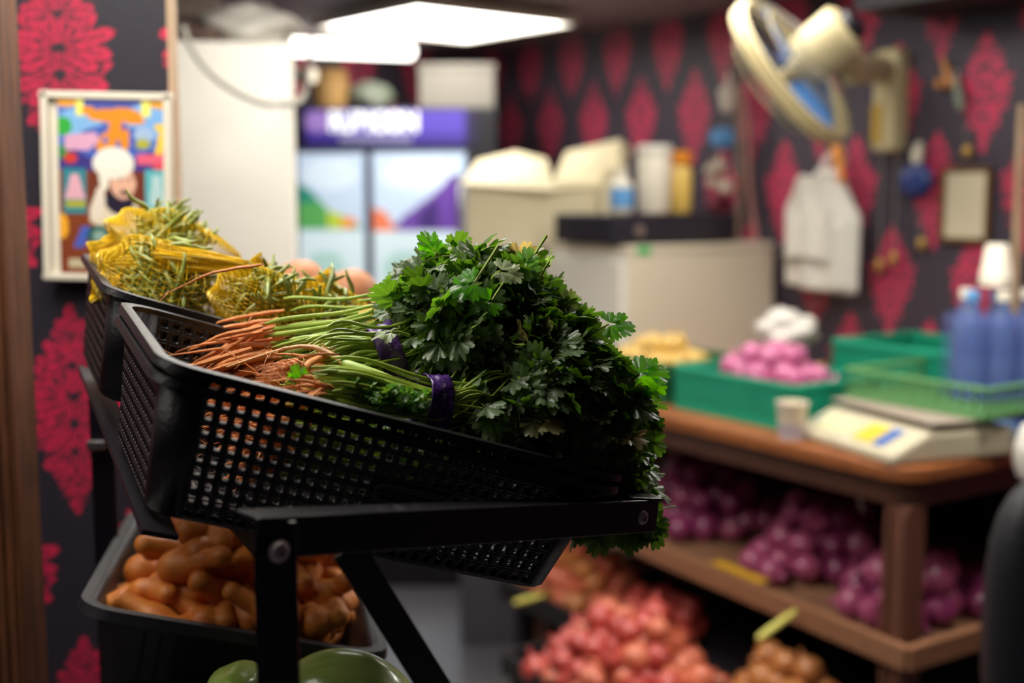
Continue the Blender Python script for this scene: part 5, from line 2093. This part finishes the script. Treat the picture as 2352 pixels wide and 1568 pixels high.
# ------------------------------------------------------------------ things on the right wall
# fan
fc = P(1818, 165, 3.2)
nf = Vector((-.685, .45, -.57)).normalized()
Mf = frame_zx(fc, nf, (0, 0, 1))
RF = .212
t = thing('wall_fan', 'cream wall fan with blue blades seen from behind', 'fan', tuple(WP(2045, 240)))
g = MB()
for (rad, zo, rr) in ((RF, -.016, .007), (RF, .016, .007), (RF * .72, .06, .0015), (RF * .45, .078, .0015), (RF * .72, -.05, .0015)):
    g.tube([Mf @ Vector((rad * math.cos(a), rad * math.sin(a), zo)) for a in np.linspace(0, 2 * math.pi, 49)], rr, 8)
g.tube([Mf @ Vector((RF * math.cos(a), RF * math.sin(a), 0)) for a in np.linspace(0, 2 * math.pi, 49)], .010, 8)
g.build('rim', mat('fan_rim', (204, 188, 142), .4), t)
g = MB()
for k in range(44):
    a = 2 * math.pi * k / 44
    for sg in (1, -1):
        pts = [Mf @ Vector((r_ * RF * math.cos(a + (1 - r_) * .5), r_ * RF * math.sin(a + (1 - r_) * .5), sg * z_)) for r_, z_ in ((1, .022), (.85, .045), (.6, .066), (.3, .08), (.16, .082))]
        g.tube(pts, .0009, 4)
g.build('guard', mat('guard_wire', (96, 90, 84), .4), t)
for k in range(4):
    bl = MB()
    a0 = 2 * math.pi * k / 4 + .3

    def bf(u, v):
        r_ = .035 + u * (RF - .055)
        wdt = (.55 + .35 * u) * (1 - .25 * (2 * v - 1) ** 2 * u)
        a = a0 + (v - .5) * 1.25 * wdt + .25 * u
        return Mf @ Vector((r_ * math.cos(a), r_ * math.sin(a), (v - .5) * .045))
    bl.sheet(bf, 12, 10)
    bl.build('blade', mat('blade_blue', (70, 122, 186), .3, emit=0, sss=.0), t, solid=.003)
mo = MB()
mo.lathe([(.02, .02), (.03, -.03), (.064, -.045), (.070, -.06), (.072, -.165), (.058, -.178), (.040, -.18)], 32, Mf)
mo.build('motor_housing', M_FANCREAM, t)
me_ = Mf @ Vector((0, 0, -.17))
MB().lathe([(.04, -.178), (.04, -.2), (.03, -.205)], 20, Mf).build('motor_cap', M_DARK, t)
pw0 = WP(2046, 232, .02)
pa = WP(2046, 160, .03)
ar = MB()
ar.tube([Mf @ Vector((0, 0, -.13)), (Mf @ Vector((0, 0, -.13))).lerp(P(1958, 165, 3.32), .8), P(1958, 160, 3.34), pa + WO * .02], [.03, .034, .04, .036], 14)
ar.build('arm', M_FANCREAM, t)
MB().tube([P(1945, 170, 3.3), P(1950, 195, 3.3)], [.022, .016], 10).build('knob', M_FANCREAM, t)
pl_ = MB()
Mp = frame(WP(2046, 232, .035), -WD, (0, 0, 1), WO)
Mp = Matrix(((-WD.x, 0, WO.x, Mp[0][3]), (-WD.y, 0, WO.y, Mp[1][3]), (0, 1, 0, Mp[2][3]), (0, 0, 0, 1)))
pl_.box((0, 0, 0), (.085, .29, .065), Mp)
pl_.build('wall_bracket', M_FANCREAM, t, smooth=False, bevel=.014)
MB().box((-.02, -.065, .034), (.035, .11, .004), Mp).build('rating_label', mat('ochre_label', (176, 142, 50), .5), t)
for i, (px, y1, bx_) in enumerate(((2022, 600, 2020), (2058, 585, 2052))):
    a = WP(px + 4, 345, .05)
    b = WP(bx_, y1, .05)
    tt = MB()
    tt.tube([a, b], .0022, 6)
    tt.build('pull_cord', M_CORD, t)
    MB().blob(tuple(b - Vector((0, 0, .012))), (.0125, .0125, .022), 14, 10).build('pull_knob', M_GOLD, t)

# hanging bundle of white carrier bags
bc_ = WP(1898, 520, .09)
Mh = Matrix(((-WD.x, 0, WO.x, bc_.x), (-WD.y, 0, WO.y, bc_.y), (0, 1, 0, bc_.z), (0, 0, 0, 1)))
t = thing('carrier_bag_bundle', 'thick bundle of white carrier bags hanging on the red wall', 'bag bundle', tuple(bc_))
px_m = 3.75 / 2800 * 1.18
def bagsheet(x0, x1, y0, y1, zf, nm, seed, m=None, narrow=.25, folds=5):
    rr = random.Random(seed)
    ph = rr.uniform(0, 6)
    s = MB()
    def f(u, v):
        # v 0 bottom, 1 top (gathered)
        y = y0 + (y1 - y0) * v
        w = 1 if v < .62 else 1 - (1 - narrow) * ((v - .62) / .38) ** .8
        xm = (x0 + x1) / 2
        x = xm + (u - .5) * (x1 - x0) * w
        zz = zf + .014 * math.sin(u * folds * 3.1 + ph) * (0.4 + v) + .02 * math.sin(math.pi * u) * (1 - .3 * v)
        y += .006 * math.sin(u * 5 + ph) * (1 - v)
        return Mh @ Vector((x, y, zz))
    s.sheet(f, 26, 22)
    return s.build(nm, m or M_BAG, t, solid=.012)
bagsheet(-.105, .125, -.19, .17, .0, 'bag_stack', 1)
bagsheet(-.125, .06, -.10, .15, .04, 'front_bag', 2)
bagsheet(-.13, .10, -.185, .13, .02, 'middle_bag', 3)
hd = MB()
hd.tube([Mh @ Vector((-.02, .13, .01)), Mh @ Vector((.0, .2, 0)), Mh @ Vector((.03, .235, -.02)), Mh @ Vector((.05, .2, 0)), Mh @ Vector((.05, .14, .02))], .016, 8)
hd.build('handles', mat('pinkish_film', (204, 176, 172), .4), t)
hd = MB()
hd.tube([Mh @ Vector((.03, .23, .0)), Mh @ Vector((.06, .19, .02)), Mh @ Vector((.075, .13, .02))], [.018, .014, .008], 8)
hd.build('orange_handle', M_ORANGE, t)
hd = MB()
hd.sheet(lambda u, v: Mh @ Vector((-.14 + .15 * u, .06 + .13 * u + .05 * (v - .5), -.01 + .01 * math.sin(u * 9))), 12, 6)
hd.build('purple_bag_tail', mat('purple_film', (130, 50, 110), .4, alpha=.8), t, solid=.002)

# framed certificate
fcn = WP(2219, 470, .015)
Mq = Matrix(((-WD.x, 0, WO.x, fcn.x), (-WD.y, 0, WO.y, fcn.y), (0, 1, 0, fcn.z), (0, 0, 0, 1)))
aW = (WP(2275, 470) - WP(2164, 470)).length
aH = (WP(2219, 385) - WP(2219, 556)).length
t = thing('framed_certificate', 'blank looking cream certificate in thin gold frame on the right wall', 'picture frame', tuple(fcn))
MB().box((0, 0, 0), (aW - .02, aH - .02, .006), Mq).build('paper', mat('certificate_paper', (212, 200, 172), .6), t)
fm = MB()
for sg in (-1, 1):
    fm.box((sg * (aW / 2 - .006), 0, .003), (.012, aH, .016), Mq)
    fm.box((0, sg * (aH / 2 - .006), .003), (aW, .012, .016), Mq)
fm.build('frame', mat('old_gold', (120, 84, 40), .4, metal=.4), t, smooth=False, bevel=.002)

# blue round tape reel with white tag
bp_ = WP(2104, 413, .03)
Mq = Matrix(((-WD.x, 0, WO.x, bp_.x), (-WD.y, 0, WO.y, bp_.y), (0, 1, 0, bp_.z), (0, 0, 0, 1)))
t = thing('blue_ball_ornament', 'round dark blue ornament hanging left of the certificate', 'ornament', tuple(bp_))
MB().blob((0, 0, 0), (.056, .050, .026), 28, 16, Mq).build('ball', M_DBLUE, t)
MB().tube([Mq @ Vector((0, .045, 0)), Mq @ Vector((0, .07, 0)), Mq @ Vector((0, .105, -.01))], [.014, .018, .008], 10).build('white_loop', M_OFFW, t)
for i, (px, py, lab) in enumerate(((2118, 560, 'small gold bead hanging below the blue ornament'), (2222, 348, 'small gold bead hanging above the certificate'))):
    b = WP(px, py, .03)
    t = thing('gold_bead', lab, 'bead', tuple(b))
    MB().blob(tuple(b), (.014, .014, .02), 14, 10).build('bead', M_GOLD, t)
    MB().tube([b + Vector((0, 0, .015)), WP(px - 6, py - 60, .02)], .0015, 6).build('string', M_CORD, t)
# spoon-like hook and grey clip
a, b = WP(2165, 132, .03), WP(2186, 200, .03)
t = thing('wooden_spoon_hook', 'orange-brown spoon shaped hook high on the right wall', 'hook', tuple(b))
MB().tube([a, a.lerp(b, .4), b], [.005, .011, .014], 12).build('handle', mat('orange_wood', (190, 126, 70), .5), t)
b2 = WP(2158, 192, .03)
MB().blob(tuple(b2), (.013, .012, .016), 14, 10).build('loop', mat('orange_wood', (190, 126, 70), .5), t)
a, b = WP(2196, 178, .03), WP(2208, 252, .03)
t = thing('grey_clip', 'grey-green clip hanging beside the spoon shaped hook', 'clip', tuple(b))
MB().tube([a, a.lerp(b, .5), b], [.008, .014, .011], 10).build('body', mat('grey_green', (120, 128, 112), .5), t)
MB().tube([a, a + Vector((0, 0, .02))], .003, 6).build('ring', M_BOLT, t)
# pale pole at right edge
a, b = WP(2349, 240, .05), WP(2336, 700, .05)
tag(MB().tube([Vector((a.x, a.y, 1.75)), Vector((a.x, a.y, .02))] if False else [a, Vector((b.x, b.y, .0))], .011, 12).build('pale_pole', M_PALEWOOD), 'thin pale wooden pole leaning on the right wall at the view edge', 'pole')

# cords and hanging goods left of the fan
off = .05
cable('brown cord hanging from the ceiling down behind the white cabinet', [Vector((*WP(1692, 60, off)[:2], CEIL)), WP(1694, 200, off), WP(1700, 400, off), WP(1696, 560, off), WP(1700, 700, off)], .009, M_BROWNCORD, 'power_cable', 'cable')
cable('pinkish brown cord curving right of the other hanging cord', [WP(1700, 200, off), WP(1718, 300, off), WP(1722, 420, off), WP(1738, 560, off), WP(1745, 680, off), WP(1730, 780, off)], .009, mat('pink_cord', (160, 112, 104), .6), 'power_cable', 'cable')
cable('thin brown cord looping below the white carrier bags', [WP(1740, 690, off), WP(1790, 735, off), WP(1850, 715, off), WP(1890, 680, off)], .004, M_CORD, 'power_cable', 'cable')
hp = WP(1672, 222, .07)
t = thing('white_bottle', 'white bottle shaped pack hanging topmost beside the cords', 'hanging pack', tuple(hp))
MB().blob(tuple(hp), (.030, .02, .052), 20, 14, None, fn=lambda d: 1 + .1 * math.sin(6 * d.z)).build('pack', mat('greyish_white', (206, 194, 184), .5), t, angle=180)
MB().tube([hp + Vector((0, 0, .045)), hp + Vector((0, 0, .075))], .006, 8).build('neck', M_OFFW, t)
hp = WP(1660, 318, .07)
crumple('light blue packet hanging in the middle beside the cords', tuple(hp), (.043, .02, .036), 41, M_BLUE, 'blue_packet', 'packet', amp=.08)
for i, (px, py, s_) in enumerate(((1652, 385, .030), (1640, 420, .026), (1668, 432, .028), (1632, 392, .022))):
    q = WP(px, py, .075 + .01 * i)
    t = thing('garlic_bulb', ('pale garlic bulb, highest of the string below the blue packet', 'pale garlic bulb, lower left of the hanging string', 'pale garlic bulb, lowest of the hanging string', 'small pale garlic bulb, leftmost of the hanging string')[i], 'garlic', tuple(q))
    MB().lathe([(.002, -s_ * .8), (s_ * .8, -s_ * .5), (s_, 0), (s_ * .7, s_ * .5), (s_ * .2, s_), (s_ * .12, s_ * 1.4)], 20, Matrix.Translation(q), rip=lambda a, z: .06 * math.cos(a * 6)).build('bulb', mat('garlic_skin', (198, 180, 162), .5), t)
    MB().tube([q + Vector((0, 0, s_ * 1.3)), q + Vector((0, 0, s_ * 1.3 + .02))], .003, 6).build('stalk', M_BROWNCORD, t)
hp = WP(1655, 470, .06)
crumple('dark red packet at the bottom of the hanging string', tuple(hp), (.04, .02, .03), 43, mat('dark_red_film', (110, 28, 50), .4), 'red_packet', 'packet', amp=.08)

cable('thin string carrying the packets and garlic beside the cords', [WP(1676, 120, .055), WP(1670, 230, .05), WP(1660, 320, .05), WP(1652, 400, .055), WP(1656, 470, .05)], .0025, M_CORD, 'twine', 'twine')
for (px, py) in ((1676, 120),):
    q = WP(px, py, .03)
    tag(MB().tube([WP(px, py, 0), WP(px, py, .06), WP(px, py - 8, .065)], .004, 8).build('wall_hook', M_BOLT), 'metal hook on the red wall holding the garlic string', 'hook')
# clean helper properties
for o in bpy.data.objects:
    if '_o' in o:
        del o['_o']
